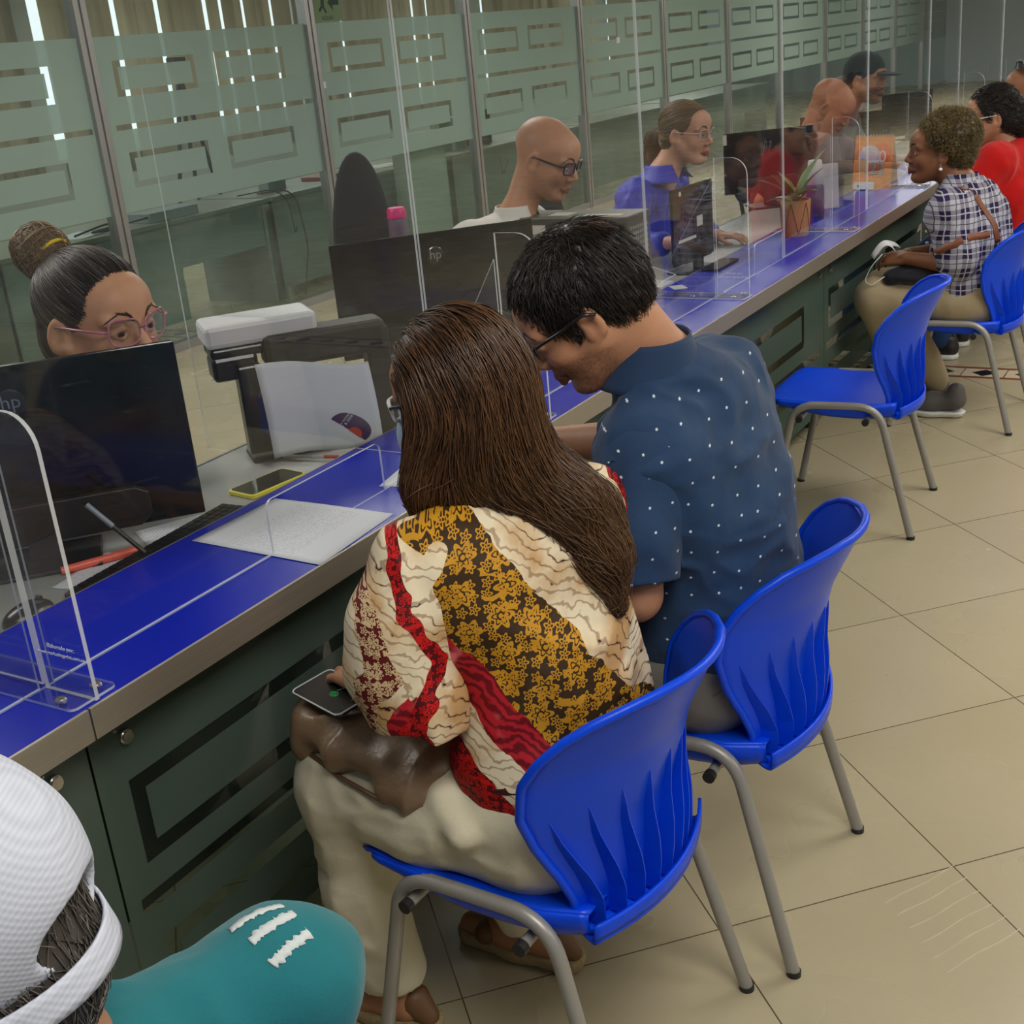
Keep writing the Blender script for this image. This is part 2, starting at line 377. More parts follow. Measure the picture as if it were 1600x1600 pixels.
cp(MB().box(-1.563, -1.558, Y0, Y1, ZC-.0005, ZC+.0006), 'joint_strip', plain('joint_strip', srgb(130, 140, 190)[:3], .3))
GX = -1.512
js = [-.85, 1.08, 3.0, 4.93, 6.86, 8.79, 10.7]
for k in range(len(js)-1):
    a, b = js[k]+.0025, js[k+1]-.0025
    g = MB().box(GX-.005, GX+.005, a, b, .085, .705); g = cp(g, 'glass_panel', M_pane2)
    cl = []
    for s0 in (.06, .95):
        cl += ring(a+s0, a+s0+.72, .412, .575, .030)
        cl += ring(a+s0+(.0 if s0 < .5 else .0), a+s0+.72, .125, .26, .030)
    cl.append((a+.03, b-.05, .325, .357))
    f = MB()
    for (c0, c1, e0, e1) in film_cells(a, b, .085, .705, cl): f.box(GX-XF+.0052, GX-XF+.0056, c0, c1, e0, e1)
    fo = f.build('frosted_film', M_film2, g)
    for yy in (a+.07, b-.07):
        for zz in (.655, .15):
            s_ = MB().tube([(GX-XF-.03, yy, zz), (GX-XF+.014, yy, zz)], .013, 16).tube([(GX-XF+.014, yy, zz), (GX-XF+.018, yy, zz)], .011, 16)
            s_.build('standoff', M_steel, ct, smooth=True, auto=40)
M_dk = plain('counter_frame_dark', srgb(52, 54, 50)[:3], .5)
for yy in [Y0+.2]+[j for j in js[1:]]: cp(MB().box(XB+.02, GX-.03, yy-.02, yy+.02, 0, ZC-.03), 'support_leg', M_dk)
cp(MB().box(XB+.02, XB+.05, Y0, Y1, .12, ZC-.03), 'modesty_panel', plain('modesty_panel', srgb(60, 62, 54)[:3], .6))
# ---- clerks' desk ----
M_desk = plain('grey_desk_laminate', srgb(150, 152, 150)[:3], .35, var=.03)
dk = empty('staff_desk', (-2.0, 0, 0), 0, 'long pale grey work desk behind the blue counter', 'desk')
MB().box(-.215, .195, Y0, Y1, .70, .73).build('desk_top', M_desk, dk, bevel=.002)
MB().box(-.222, -.215, Y0, Y1, .698, .732).build('edge_band', plain('desk_edge', srgb(150, 152, 156)[:3], .3, .6), dk)
for yy in (-.3, 2.45, 5.0, 7.6, 10.4): MB().box(-.2, .19, yy-.015, yy+.015, 0, .70).build('side_panel', M_dk, dk)
# ---- back office desks ----
bd_m = plain('office_green_grey', srgb(120, 134, 128)[:3], .5); bd_d = plain('office_desk_top', srgb(132, 134, 122)[:3], .4)
for k, (a, b) in enumerate([(4.6, 6.9), (6.95, 9.3), (9.35, 11.8), (11.9, 14.5), (14.6, 17.5)]):
    lab = ['grey office desk beyond the glass partition, leftmost in the photo', 'grey office desk beyond glass with hanging cables and boxes under it', 'grey office desk beyond the glass behind the bald clerk', 'grey office desk beyond glass behind the blonde clerk', 'grey office desk farthest along the glass partition'][k]
    t = empty('office_desk', (-6.12, (a+b)/2, 0), 0, lab, 'desk', 'desks in the back office'); h = (b-a)/2
    MB().box(-.7, 0, -h, h, .71, .74).build('desk_top', bd_d, t, bevel=.003)
    MB().box(-.06, -.03, -h+.02, h-.9, .08, .71).box(-.06, -.03, h-.9, h-.02, .42, .71).build('modesty_panel', bd_m, t)
    MB().box(-.68, -.02, -h+.02, -h+.05, 0, .71).build('side_panel', bd_m, t); MB().box(-.68, -.02, h-.05, h-.02, 0, .71).build('side_panel', bd_m, t)

# =====================================================================
# acrylic screens on the counter
# =====================================================================
XS = -1.56
M_scr = M_steel
def sheet(mb, y0, y1, z0, z1, cut=None):
    """upright sheet in the y-z plane with an optional service opening at its foot"""
    if cut is None: poly = [(y0, z0), (y1, z0), (y1, z1), (y0, z1)]
    else:
        c0, c1, ch = cut; r = .018
        arc = [(c0, z0)]+[(c0+r-r*math.cos(a), z0+ch-r+r*math.sin(a)) for a in np.linspace(0, PI/2, 6)]+[(c1-r+r*math.sin(a), z0+ch-r+r*math.cos(a)) for a in np.linspace(0, PI/2, 6)]+[(c1, z0)]
        poly = [(y0, z0)]+arc+[(y1, z0), (y1, z1), (y0, z1)]
    n = len(poly); x0, x1 = -.0025, .0025
    b = len(mb.v)
    mb.v += [(x0, p[0], p[1]) for p in poly]+[(x1, p[0], p[1]) for p in poly]
    mb.f += [tuple(b+i for i in range(n-1, -1, -1)), tuple(b+n+i for i in range(n))]; mb.mi += [0, 0]
    for i in range(n): mb.f.append((b+i, b+(i+1) % n, b+n+(i+1) % n, b+n+i)); mb.mi.append(1)
def flat_poly(poly, axis, t0, t1, name, parent):
    m = MB(); m.prism(poly, axis, t0, t1); m.mi = [0, 0]+[1]*len(poly); return m.build(name, [M_acr, M_acr_edge], parent)
sheets = [(-.5, 1.062, None), (1.09, 2.205, (1.62, 1.985, .105)), (2.215, 3.365, (2.85, 3.2, .105)), (3.375, 4.60, (4.28, 4.585, .105)), (4.61, 5.75, (5.55, 5.74, .105)), (5.76, 6.90, (6.70, 6.88, .105)), (6.91, 7.62, None), (7.63, 8.9, None), (8.91, 10.2, None), (10.21, 11.6, None)]
wing_y = [1.075, 2.52, 3.91, 5.21, 6.47, 7.75, 9.05, 10.35]
desc = ['nearest in the photo, beside the cap wearer', 'in front of the glasses-wearing man', 'before the blonde clerk', 'beside the potted plant', 'behind the orange calendar', 'next beyond the orange calendar', 'second beyond the orange calendar', 'farthest along the counter']
roots = []
for k, y in enumerate(wing_y):
    t = empty('acrylic_screen', (XS, y, ZC+.0012), 0, 'clear acrylic counter screen with rounded side wing, '+desc[k], 'screen', 'acrylic screens along the counter'); roots.append(t)
    poly = rrect(0.004, .116, .0, .452, .055, 7, (0, 0, 1, 0))
    flat_poly(poly, 'y', -.0035, .0035, 'side_wing', t)
    flat_poly([(-.004, .39), (-.235, .004), (-.004, .004)], 'y', -.0025, .0025, 'rear_brace', t)
    flat_poly(rrect(-.24, .112, -.045, .045, .012), 'z', .0002, .0045, 'base_plate', t)
    for (sx, sy) in ((.085, .026), (.07, -.03), (-.2, .026), (-.2, -.03)):
        MB().lathe((sx, sy, .0045), [(.009, 0), (.009, .003), (.007, .005)], 16).build('screw_cap', M_scr, t, smooth=True, auto=40)
    if k in (0, 2):
        tw = plain('white_print', (.8, .82, .85), .5)
        text('printed_text', 'Elaborado por:', .0100, frame((.062, -.0040, .080), (1, 0, 0), (0, 0, 1)), tw, t)
        text('printed_text', 'www.marketingprint.com.co', .0090, frame((.060, -.0040, .067), (1, 0, 0), (0, 0, 1)), tw, t)
for (a, b, cut) in sheets:
    cy = (a+b)/2; r = min(roots, key=lambda o: abs(o.location.y-cy))
    m = MB(); sheet(m, a-r.location.y, b-r.location.y, .002, 1.2, None if cut is None else (cut[0]-r.location.y, cut[1]-r.location.y, cut[2]))
    m.build('front_sheet', [M_acr, M_acr_edge], r)
dv = empty('desk_divider', (-1.92, 2.21, .73), 0, 'clear rectangular acrylic divider across the desk left of the scanner', 'screen')
m = MB(); m.prism([(-.37, .002), (.105, .002), (.105, .045), (.355, .045), (.355, .89), (-.37, .89)], 'y', -.002, .002); m.mi = [0, 0]+[1]*6; m.build('panel', [M_acr2, M_acr_edge], dv)
# =====================================================================
# chairs
# =====================================================================
M_chair = plain('blue_plastic', (.0010, .060, .72), .34, var=.04, bump=.00025, bscale=500, spec=.28)
M_leg = plain('grey_powder_coat', srgb(150, 147, 142)[:3], .38, .25, var=.08, spec=.5)
M_blk = plain('black_rubber', (.012, .012, .013), .5)
def smooth_path(pts, n=8):
    """rounded polyline through corner points (quadratic corners)"""
    P = [np.array(p, float) for p in pts]; out = [P[0]]
    for i in range(1, len(P)-1):
        a, b, c = P[i-1], P[i], P[i+1]; r = min(.07, .48*np.linalg.norm(b-a), .48*np.linalg.norm(c-b))
        p = b+(a-b)/np.linalg.norm(a-b)*r; q_ = b+(c-b)/np.linalg.norm(c-b)*r
        for t in np.linspace(0, 1, n): out.append((1-t)**2*p+2*t*(1-t)*b+t*t*q_)
    return out+[P[-1]]
def hw(v):
    return np.interp(v, [0, .12, .25, .4, .55, .7, .8, .88, .94, .98, 1.0], [.165, .168, .186, .212, .234, .238, .231, .213, .182, .130, .040])
def backp(u, v, off=0.0):
    w_ = hw(v); y = u*w_
    xc = np.interp(v, [0, .15, .4, .7, 1.0], [-.050, -.040, -.028, .002, .058])
    bow = .085*np.interp(v, [0, .3, 1], [.75, 1, 1])*(y/.2)**2
    z = .405+.398*v
    return (xc-bow+off*.97, y*(1+off*.6), z+off*.12)
def make_chair():
    t = empty('blue_plastic_chair')
    s_ = MB()
    def seat(u, v):
        # v: 0 front .. 1 rear ; u: -1..1
        wv = np.interp(v, [0, .06, .15, .5, .85, 1], [.172, .196, .207, .212, .196, .172])
        x = -.500+.435*v+ (.018*(1-abs(u)**2) if v < .5 else 0)*(-1 if v < .1 else -(.5-v)/.4)
        y = u*wv
        z = .437-.020*(1-u*u)*math.sin(PI*min(1, v*1.05))+.004*math.cos(PI*v)
        z -= .030*max(0, 1-v/.13)**2
        z += .006*abs(u)**3
        e = max(0, abs(u)-.93)/.07; z -= .0*e
        return (x, y, z)
    s_.grid(seat, 33, 33, us=(-1, 1))
    # side aprons turning down
    for sd in (-1, 1):
        def apron(u, v, sd=sd):
            p = seat(sd, .12+.88*u); dep = .048*math.sin(PI*min(1, .12+.88*u*.62))
            return (p[0], p[1]-sd*.012*v*v+sd*.004*math.sin(PI*v), p[2]-dep*v)
        s_.grid(apron, 28, 6)
    s_.build('seat', M_chair, t, smooth=True, solid=.006)
    b = MB()
    b.grid(lambda u, v: backp(u, v), 33, 33, us=(-1, 1))
    # rolled ledge at the foot of the back
    b.grid(lambda u, v: (backp(u, 0, 0)[0]+.042*math.sin(v*PI/2)-.0, backp(u, 0)[1]*(1+.10*v), .405-.002+.018*(1-v)*0-.012*math.sin(v*PI)), 33, 7, us=(-1, 1))
    b.grid(lambda u, v: (backp(u, 0, 0)[0]+.042, backp(u, 0)[1]*1.10, .403+.026*v), 33, 4, us=(-1, 1))
    bo = b.build('backrest', M_chair, t, smooth=True, solid=.006)
    rim = [backp(-1, v) for v in np.linspace(0, .985, 40)]+[backp(u, .995) for u in np.linspace(-1, 1, 13)]+[backp(1, v) for v in np.linspace(.985, 0, 40)]
    rim = [(p[0]+.002, p[1], p[2]) for p in rim]
    MB().tube(rim, .0075, 10).build('rolled_rim', M_chair, bo, smooth=True)
    for k in range(9):
        u = -.88+1.76*k/8; m = MB(); ny = 18; prof = []
        vt = .62-.10*abs(u)
        for i in range(ny):
            v = .0+vt*i/(ny-1); d = .046*(1-i/(ny-1))**.8*min(1, .75+.6*i/(ny-1)); prof.append((v, max(.0008, d)))
        vs = []
        for v, d in prof:
            a = backp(u, v, .0); c = backp(u, v, d)
            for sgn in (-1, 1): vs += [(a[0], a[1]+sgn*.0028, a[2]), (c[0], c[1]+sgn*.0011, c[2])]
        fs = []
        for i in range(ny-1):
            o_ = i*4; n_ = o_+4
            fs += [(o_, o_+1, n_+1, n_), (o_+3, o_+2, n_+2, n_+3), (o_+1, o_+3, n_+3, n_+1)]
        fs += [(0, 2, 3, 1)]
        m.add(vs, fs); m.build('rib', M_chair, bo)
    for sd in (-1, 1):
        pts = smooth_path([(-.475, sd*.232, .004), (-.385, sd*.212, .436), (-.115, sd*.206, .436), (0, sd*.236, .004)], 10)
        MB().tube(pts, .0125, 14).build('leg_frame', M_leg, t, smooth=True, auto=60)
        for fx in (-.475, 0): MB().tube([(fx, sd*(.232 if fx else .236), 0), (fx+(-.001 if fx else 0), sd*(.231 if fx else .235), .011)], .0137, 14).build('rubber_foot', M_blk, t, smooth=True, auto=60)
    for x, z in ((-.365, .392), (-.150, .392)):
        MB().tube([(x, -.228, z), (x, .228, z)], .0095, 12).build('crossbar', M_leg, t, smooth=True, auto=60)
        for sd in (-1, 1): MB().tube([(x, sd*.226, z), (x, sd*.240, z)], .0115, 12).build('bar_cap', M_blk, t, smooth=True, auto=60)
        for sd in (-.12, .12): MB().box(x-.012, x+.012, sd-.012, sd+.012, z+.006, .425).build('seat_bracket', M_blk, t)
    return t
CH = make_chair()
chairs = [(-.675, 1.465, -.05, 'blue plastic chair under the long-haired woman, nearest in the photo'),
          (-.605, 2.005, .03, 'blue plastic chair under the man in the navy dotted shirt'),
          (-.905, 4.085, .07, 'empty blue plastic chair with its whole seat showing'),
          (-.785, 5.24, 0, 'blue plastic chair under the woman in the plaid shirt'),
          (-.90, 6.45, 0, 'blue plastic chair under the woman in red, mostly hidden'),
          (-.52, .50, 0, 'blue plastic chair under the cap wearer, below the photo edge')]
for i, (x, y, rz, lab) in enumerate(chairs):
    o = CH if i == 0 else clone(CH)
    o.location = (x, y, 0); o.rotation_euler = (0, 0, rz); o['label'] = lab; o['category'] = 'chair'; o['group'] = 'blue chairs along the counter'
# =====================================================================
# organic shapes: signed distance fields turned into meshes
# =====================================================================
def V3(*a): return np.array(a, float)
def unit(v): v = np.asarray(v, float); return v/(np.linalg.norm(v)+1e-12)
class Sdf:
    def __init__(s): s.p = []
    def cap(s, a, b, ra, rb=None, k=.02, op='+'): s.p.append(('c', np.array(a, float), np.array(b, float), ra, ra if rb is None else rb, k, op)); return s
    def chain(s, pts, rs, k=.02, op='+'):
        for i in range(len(pts)-1): s.cap(pts[i], pts[i+1], rs[i], rs[i+1], k, op)
        return s
    def ell(s, c, r, R=None, k=.02, op='+'): s.p.append(('e', np.array(c, float), np.array(r, float), np.eye(3) if R is None else np.array(R, float), 0, k, op)); return s
    def half(s, point, nrm, k=.004, lim=None): s.p.append(('h', np.array(point, float), unit(nrm), lim, 0, k, 'x')); return s
    def mesh(s, h, disp=None, pad=.02):
        lo = np.full(3, 1e9); hi = -lo
        for q in s.p:
            if q[6] != '+': continue
            if q[0] == 'c': r = max(q[3], q[4]); a = np.minimum(q[1], q[2])-r; b = np.maximum(q[1], q[2])+r
            else: r = float(max(q[2])); a = q[1]-r; b = q[1]+r
            lo = np.minimum(lo, a); hi = np.maximum(hi, b)
        lo -= pad; hi += pad; n = np.ceil((hi-lo)/h).astype(int)+1
        F = np.full(n, .05, np.float32)
        ax = [lo[i]+h*np.arange(n[i]) for i in range(3)]
        for q in s.p:
            t, k, op = q[0], q[5], q[6]; m = k+3*h+.004
            if t == 'c': r = max(q[3], q[4]); a = np.minimum(q[1], q[2])-r-m; b = np.maximum(q[1], q[2])+r+m
            elif t == 'e': R = q[3]; ext = np.sqrt(((R*q[2][None, :])**2).sum(1)); a = q[1]-ext-m; b = q[1]+ext+m
            else:
                a, b = (lo, hi) if q[3] is None else (np.array(q[3][0], float), np.array(q[3][1], float))
            i0 = np.clip(np.floor((a-lo)/h).astype(int), 0, n); i1 = np.clip(np.ceil((b-lo)/h).astype(int)+1, 0, n)
            if (i1 <= i0).any(): continue
            sl = tuple(slice(i0[j], i1[j]) for j in range(3))
            X, Y, Z = np.meshgrid(*[ax[j][sl[j]].astype(np.float32) for j in range(3)], indexing='ij', sparse=True)
            if t == 'c':
                A, B = q[1], q[2]; d = B-A; L = float(d@d)+1e-12
                tt = np.clip(((X-A[0])*d[0]+(Y-A[1])*d[1]+(Z-A[2])*d[2])/L, 0, 1)
                D = np.sqrt((X-A[0]-tt*d[0])**2+(Y-A[1]-tt*d[1])**2+(Z-A[2]-tt*d[2])**2)-(q[3]+(q[4]-q[3])*tt)
            elif t == 'e':
                R = q[3]; c = q[1]; r = q[2]
                lx = (X-c[0])*R[0, 0]+(Y-c[1])*R[1, 0]+(Z-c[2])*R[2, 0]; ly = (X-c[0])*R[0, 1]+(Y-c[1])*R[1, 1]+(Z-c[2])*R[2, 1]; lz = (X-c[0])*R[0, 2]+(Y-c[1])*R[1, 2]+(Z-c[2])*R[2, 2]
                k0 = np.sqrt((lx/r[0])**2+(ly/r[1])**2+(lz/r[2])**2); k1 = np.sqrt((lx/r[0]**2)**2+(ly/r[1]**2)**2+(lz/r[2]**2)**2)+1e-9
                D = k0*(k0-1)/k1
            else: D = (X-q[1][0])*q[2][0]+(Y-q[1][1])*q[2][1]+(Z-q[1][2])*q[2][2]
            G = F[sl]
            if op == '+':
                hh = np.maximum(k-np.abs(G-D), 0)/k; F[sl] = np.minimum(G, D)-hh*hh*k*.25
            elif op == '-':
                D = -D; hh = np.maximum(k-np.abs(G-D), 0)/k; F[sl] = np.maximum(G, D)+hh*hh*k*.25
            else: F[sl] = np.maximum(G, D)
        if disp is not None:
            idx = np.argwhere(np.abs(F) < .028)
            P = lo+idx*h; F[idx[:, 0], idx[:, 1], idx[:, 2]] += disp(P).astype(np.float32)
        return surface_nets(F, lo, h)
def surface_nets(F, lo, h):
    S = F < 0
    cnt = np.zeros(tuple(x-1 for x in F.shape), np.int8)
    for dx in (0, 1):
        for dy in (0, 1):
            for dz in (0, 1): cnt += S[dx:F.shape[0]-1+dx, dy:F.shape[1]-1+dy, dz:F.shape[2]-1+dz]
    cells = np.argwhere((cnt > 0) & (cnt < 8)); I = np.full(cnt.shape, -1, np.int32); I[cells[:, 0], cells[:, 1], cells[:, 2]] = np.arange(len(cells))
    acc = np.zeros((len(cells), 3)); num = np.zeros(len(cells))
    corners = [(a, b, c) for a in (0, 1) for b in (0, 1) for c in (0, 1)]
    val = {c: F[cells[:, 0]+c[0], cells[:, 1]+c[1], cells[:, 2]+c[2]].astype(float) for c in corners}
    for a in corners:
        for ax in range(3):
            if a[ax] == 1: continue
            b = list(a); b[ax] = 1; b = tuple(b); va, vb = val[a], val[b]; m = (va < 0) != (vb < 0)
            t = np.where(m, va/np.where(m, va-vb, 1), 0); p = np.array(a, float)[None, :]+np.zeros((len(cells), 3)); p[:, ax] += t
            acc[m] += p[m]; num[m] += 1
    P = lo+(cells+acc/num[:, None])*h
    quads = []
    for ax in range(3):
        o1, o2 = [(1, 2), (2, 0), (0, 1)][ax]
        sa = [slice(None)]*3; sb = [slice(None)]*3; sa[ax] = slice(0, -1); sb[ax] = slice(1, None)
        A, B = S[tuple(sa)], S[tuple(sb)]; E = np.argwhere(A != B)
        E = E[(E[:, o1] > 0) & (E[:, o2] > 0) & (E[:, o1] < F.shape[o1]-1) & (E[:, o2] < F.shape[o2]-1)]
        ins = A[E[:, 0], E[:, 1], E[:, 2]]
        def idx(d1, d2):
            c = E.copy(); c[:, o1] -= d1; c[:, o2] -= d2; return I[c[:, 0], c[:, 1], c[:, 2]]
        q = np.stack([idx(1, 1), idx(0, 1), idx(0, 0), idx(1, 0)], 1)
        q[~ins] = q[~ins][:, ::-1]; quads.append(q)
    Q = np.concatenate(quads); Q = Q[(Q >= 0).all(1)]
    # drop loose dust: nothing smaller than a handful of faces matters; light relaxation for smooth shading
    for it in range(2):
        s_ = np.zeros_like(P); c_ = np.zeros(len(P))
        for a, b in ((0, 1), (1, 2), (2, 3), (3, 0)):
            np.add.at(s_, Q[:, a], P[Q[:, b]]); np.add.at(s_, Q[:, b], P[Q[:, a]]); np.add.at(c_, Q[:, a], 1); np.add.at(c_, Q[:, b], 1)
        P = P+.35*(s_/np.maximum(c_, 1)[:, None]-P)
    return P, Q
def np_mesh(name, P, Q, mats, parent=None, col=None, pat=None, smooth=True):
    me = bpy.data.meshes.new(name); k = Q.shape[1]
    me.vertices.add(len(P)); me.vertices.foreach_set('co', P.astype(np.float32).ravel())
    me.loops.add(Q.size); me.loops.foreach_set('vertex_index', Q.astype(np.int32).ravel())
    me.polygons.add(len(Q)); me.polygons.foreach_set('loop_start', np.arange(0, Q.size, k, dtype=np.int32)); me.polygons.foreach_set('loop_total', np.full(len(Q), k, np.int32))
    me.update(calc_edges=True); me.validate()
    for m_ in (mats if isinstance(mats, (list, tuple)) else [mats]): me.materials.append(m_)
    if smooth: me.polygons.foreach_set('use_smooth', [True]*len(me.polygons))
    if col is not None:
        a = me.color_attributes.new('col', 'FLOAT_COLOR', 'POINT'); c4 = np.ones((len(P), 4), np.float32); c4[:, :3] = col; a.data.foreach_set('color', c4.ravel())
    if pat is not None:
        a = me.attributes.new('pat', 'FLOAT_VECTOR', 'POINT'); a.data.foreach_set('vector', pat.astype(np.float32).ravel())
    o = bpy.data.objects.new(name, me); link(o, parent); return o
def vnoise(P, s, seed=0):
    """smooth value noise in [-1,1] on points"""
    X = P*s+seed*17.13; i = np.floor(X).astype(np.int64); f = X-i; f = f*f*(3-2*f); out = 0
    def hsh(a): n_ = (a[:, 0]*73856093) ^ (a[:, 1]*19349663) ^ (a[:, 2]*83492791); n_ = (n_ ^ (n_ >> 13))*1274126177 & 0x7fffffff; return (n_ % 10007)/5003.5-1
    for dx in (0, 1):
        for dy in (0, 1):
            for dz in (0, 1):
                w_ = (f[:, 0] if dx else 1-f[:, 0])*(f[:, 1] if dy else 1-f[:, 1])*(f[:, 2] if dz else 1-f[:, 2])
                out = out+w_*hsh(i+np.array([dx, dy, dz]))
    return out
def folds(amp, s=9, stretch=(1, 1, 1), seed=0, ridge=True):
    st = np.array(stretch)
    def f(P):
        W = P*st; w_ = np.stack([vnoise(W, s*.6, seed+1), vnoise(W, s*.6, seed+2), vnoise(W, s*.6, seed+3)], 1)*.05
        n = vnoise(W+w_, s, seed); n = (1-np.abs(n)*2.2) if ridge else n
        return -amp*np.clip(n, -1, 1)-amp*.35*vnoise(W, s*2.7, seed+5)
    return f
# ---- hair strands ----
def strands(paths, r0, r1, sides=3):
    """paths (S,K,3) -> vertices and quads of thin tapered tubes"""
    S, K, _ = paths.shape; T = np.gradient(paths, axis=1); T /= np.linalg.norm(T, axis=2, keepdims=True)+1e-9
    ref = np.random.RandomState(1).normal(size=(S, 1, 3)); U = np.cross(T, ref); U /= np.linalg.norm(U, axis=2, keepdims=True)+1e-9; W_ = np.cross(T, U)
    t = np.linspace(0, 1, K); r = (r0*(1-t**2)+r1*t**2)[None, :, None]
    ring_ = [paths+r*(math.cos(2*PI*j/sides)*U+math.sin(2*PI*j/sides)*W_) for j in range(sides)]
    P = np.stack(ring_, 2).reshape(-1, 3)
    b = (np.arange(S)[:, None]*K+np.arange(K-1)[None, :])[..., None]*sides; j = np.arange(sides)
    q = np.stack([b+j, b+(j+1) % sides, b+sides+(j+1) % sides, b+sides+j], -1).reshape(-1, 4)
    return P, q
from mathutils.bvhtree import BVHTree
def comb_strands(P, Q, n, dirf, length, K, step_off, seed=0, mask=None, rnd=.15, lift=0.0, wave=0.0):
    rs = np.random.RandomState(seed); bvh = BVHTree.FromPolygons([tuple(p) for p in P], [tuple(q) for q in Q])
    C = P[Q].mean(1)
    if mask is not None: C = C[mask(C)]
    roots = C[rs.randint(0, len(C), n)]+rs.normal(size=(n, 3))*.002
    out = np.zeros((n, K, 3)); L = length*(1+rs.uniform(-.3, .3, n))
    for i in range(n):
        p = Vector(roots[i]); off = step_off*rs.uniform(-.4, 1); jit = rs.normal(size=3)*rnd; ph = rs.uniform(0, 6)
        for k in range(K):
            loc, nor, _, _ = bvh.find_nearest(p)
            q = loc+nor*(off+lift*(k/(K-1))**1.5+(wave*math.sin(ph+k*.9) if wave else 0)); out[i, k] = q
            d = np.array(dirf(np.array(q)))+jit; d = Vector(d); d = (d-nor*d.dot(nor)); 
            if d.length < 1e-6: d = Vector((0, 0, -1))
            p = q+d.normalized()*(L[i]/(K-1))
    return out
def hair_obj(name, shell, paths, r0, r1, base, tip, mat, parent, seed=0, var=.35, shell_col=None):
    P, Q = shell; SP, SQ = strands(paths, r0, r1); rs = np.random.RandomState(seed+5)
    S, K = paths.shape[:2]; t = np.repeat(np.tile(np.linspace(0, 1, K), S), 3)[:, None]; v = np.repeat(rs.uniform(1-var, 1+var, S)*(1+.45*vnoise(paths[:, 0], 22, 3)), K*3)[:, None]
    c = (np.array(base[:3])*(1-t)+np.array(tip[:3])*t)*v
    sc_ = np.tile(np.array(shell_col[:3] if shell_col is not None else np.array(base[:3])*.45), (len(P), 1)) if not callable(shell_col) else shell_col(P)
    return np_mesh(name, np.concatenate([P, SP]), np.concatenate([Q, SQ+len(P)]), mat, parent, col=np.concatenate([sc_, c]))
def attr_mat(name, rough=.5, bump=0, bscale=200, sss=0.0, spec=.5, mottle=.0, aniso=False):
    m, nt, out = new_mat(name); N = NT(nt); a = N.attr('col').outputs['Color']; co = N.objco()
    if mottle: a = N.mixc(N.mul(N.noise(co, 45, 4), mottle), a, (.45, .12, .06, 1))
    kw = {'Specular IOR Level': spec}
    if sss: kw['Subsurface Weight'] = sss; kw['Subsurface Radius'] = (.012, .005, .003); kw['Subsurface Scale'] = .5
    N.bsdf(out, a, rough, N.bump(N.noise(co, bscale, 3), bump) if bump else None, **kw); return m
M_skin = attr_mat('skin', .48, .0004, 420, .25, .4, .22)
M_hair = attr_mat('hair', .38, spec=.5)
M_lens, _nt, _o = new_mat('spectacle_lens'); _N = NT(_nt); _t = _N.node('ShaderNodeBsdfTransparent'); _t.inputs[0].default_value = (.93, .95, .96, 1); _g = _N.node('ShaderNodeBsdfGlossy'); _g.inputs['Roughness'].default_value = 0.02; _m = _N.node('ShaderNodeMixShader'); _m.inputs[0].default_value = .09
_nt.links.new(_t.outputs[0], _m.inputs[1]); _nt.links.new(_g.outputs[0], _m.inputs[2]); _nt.links.new(_m.outputs[0], _o.inputs[0])

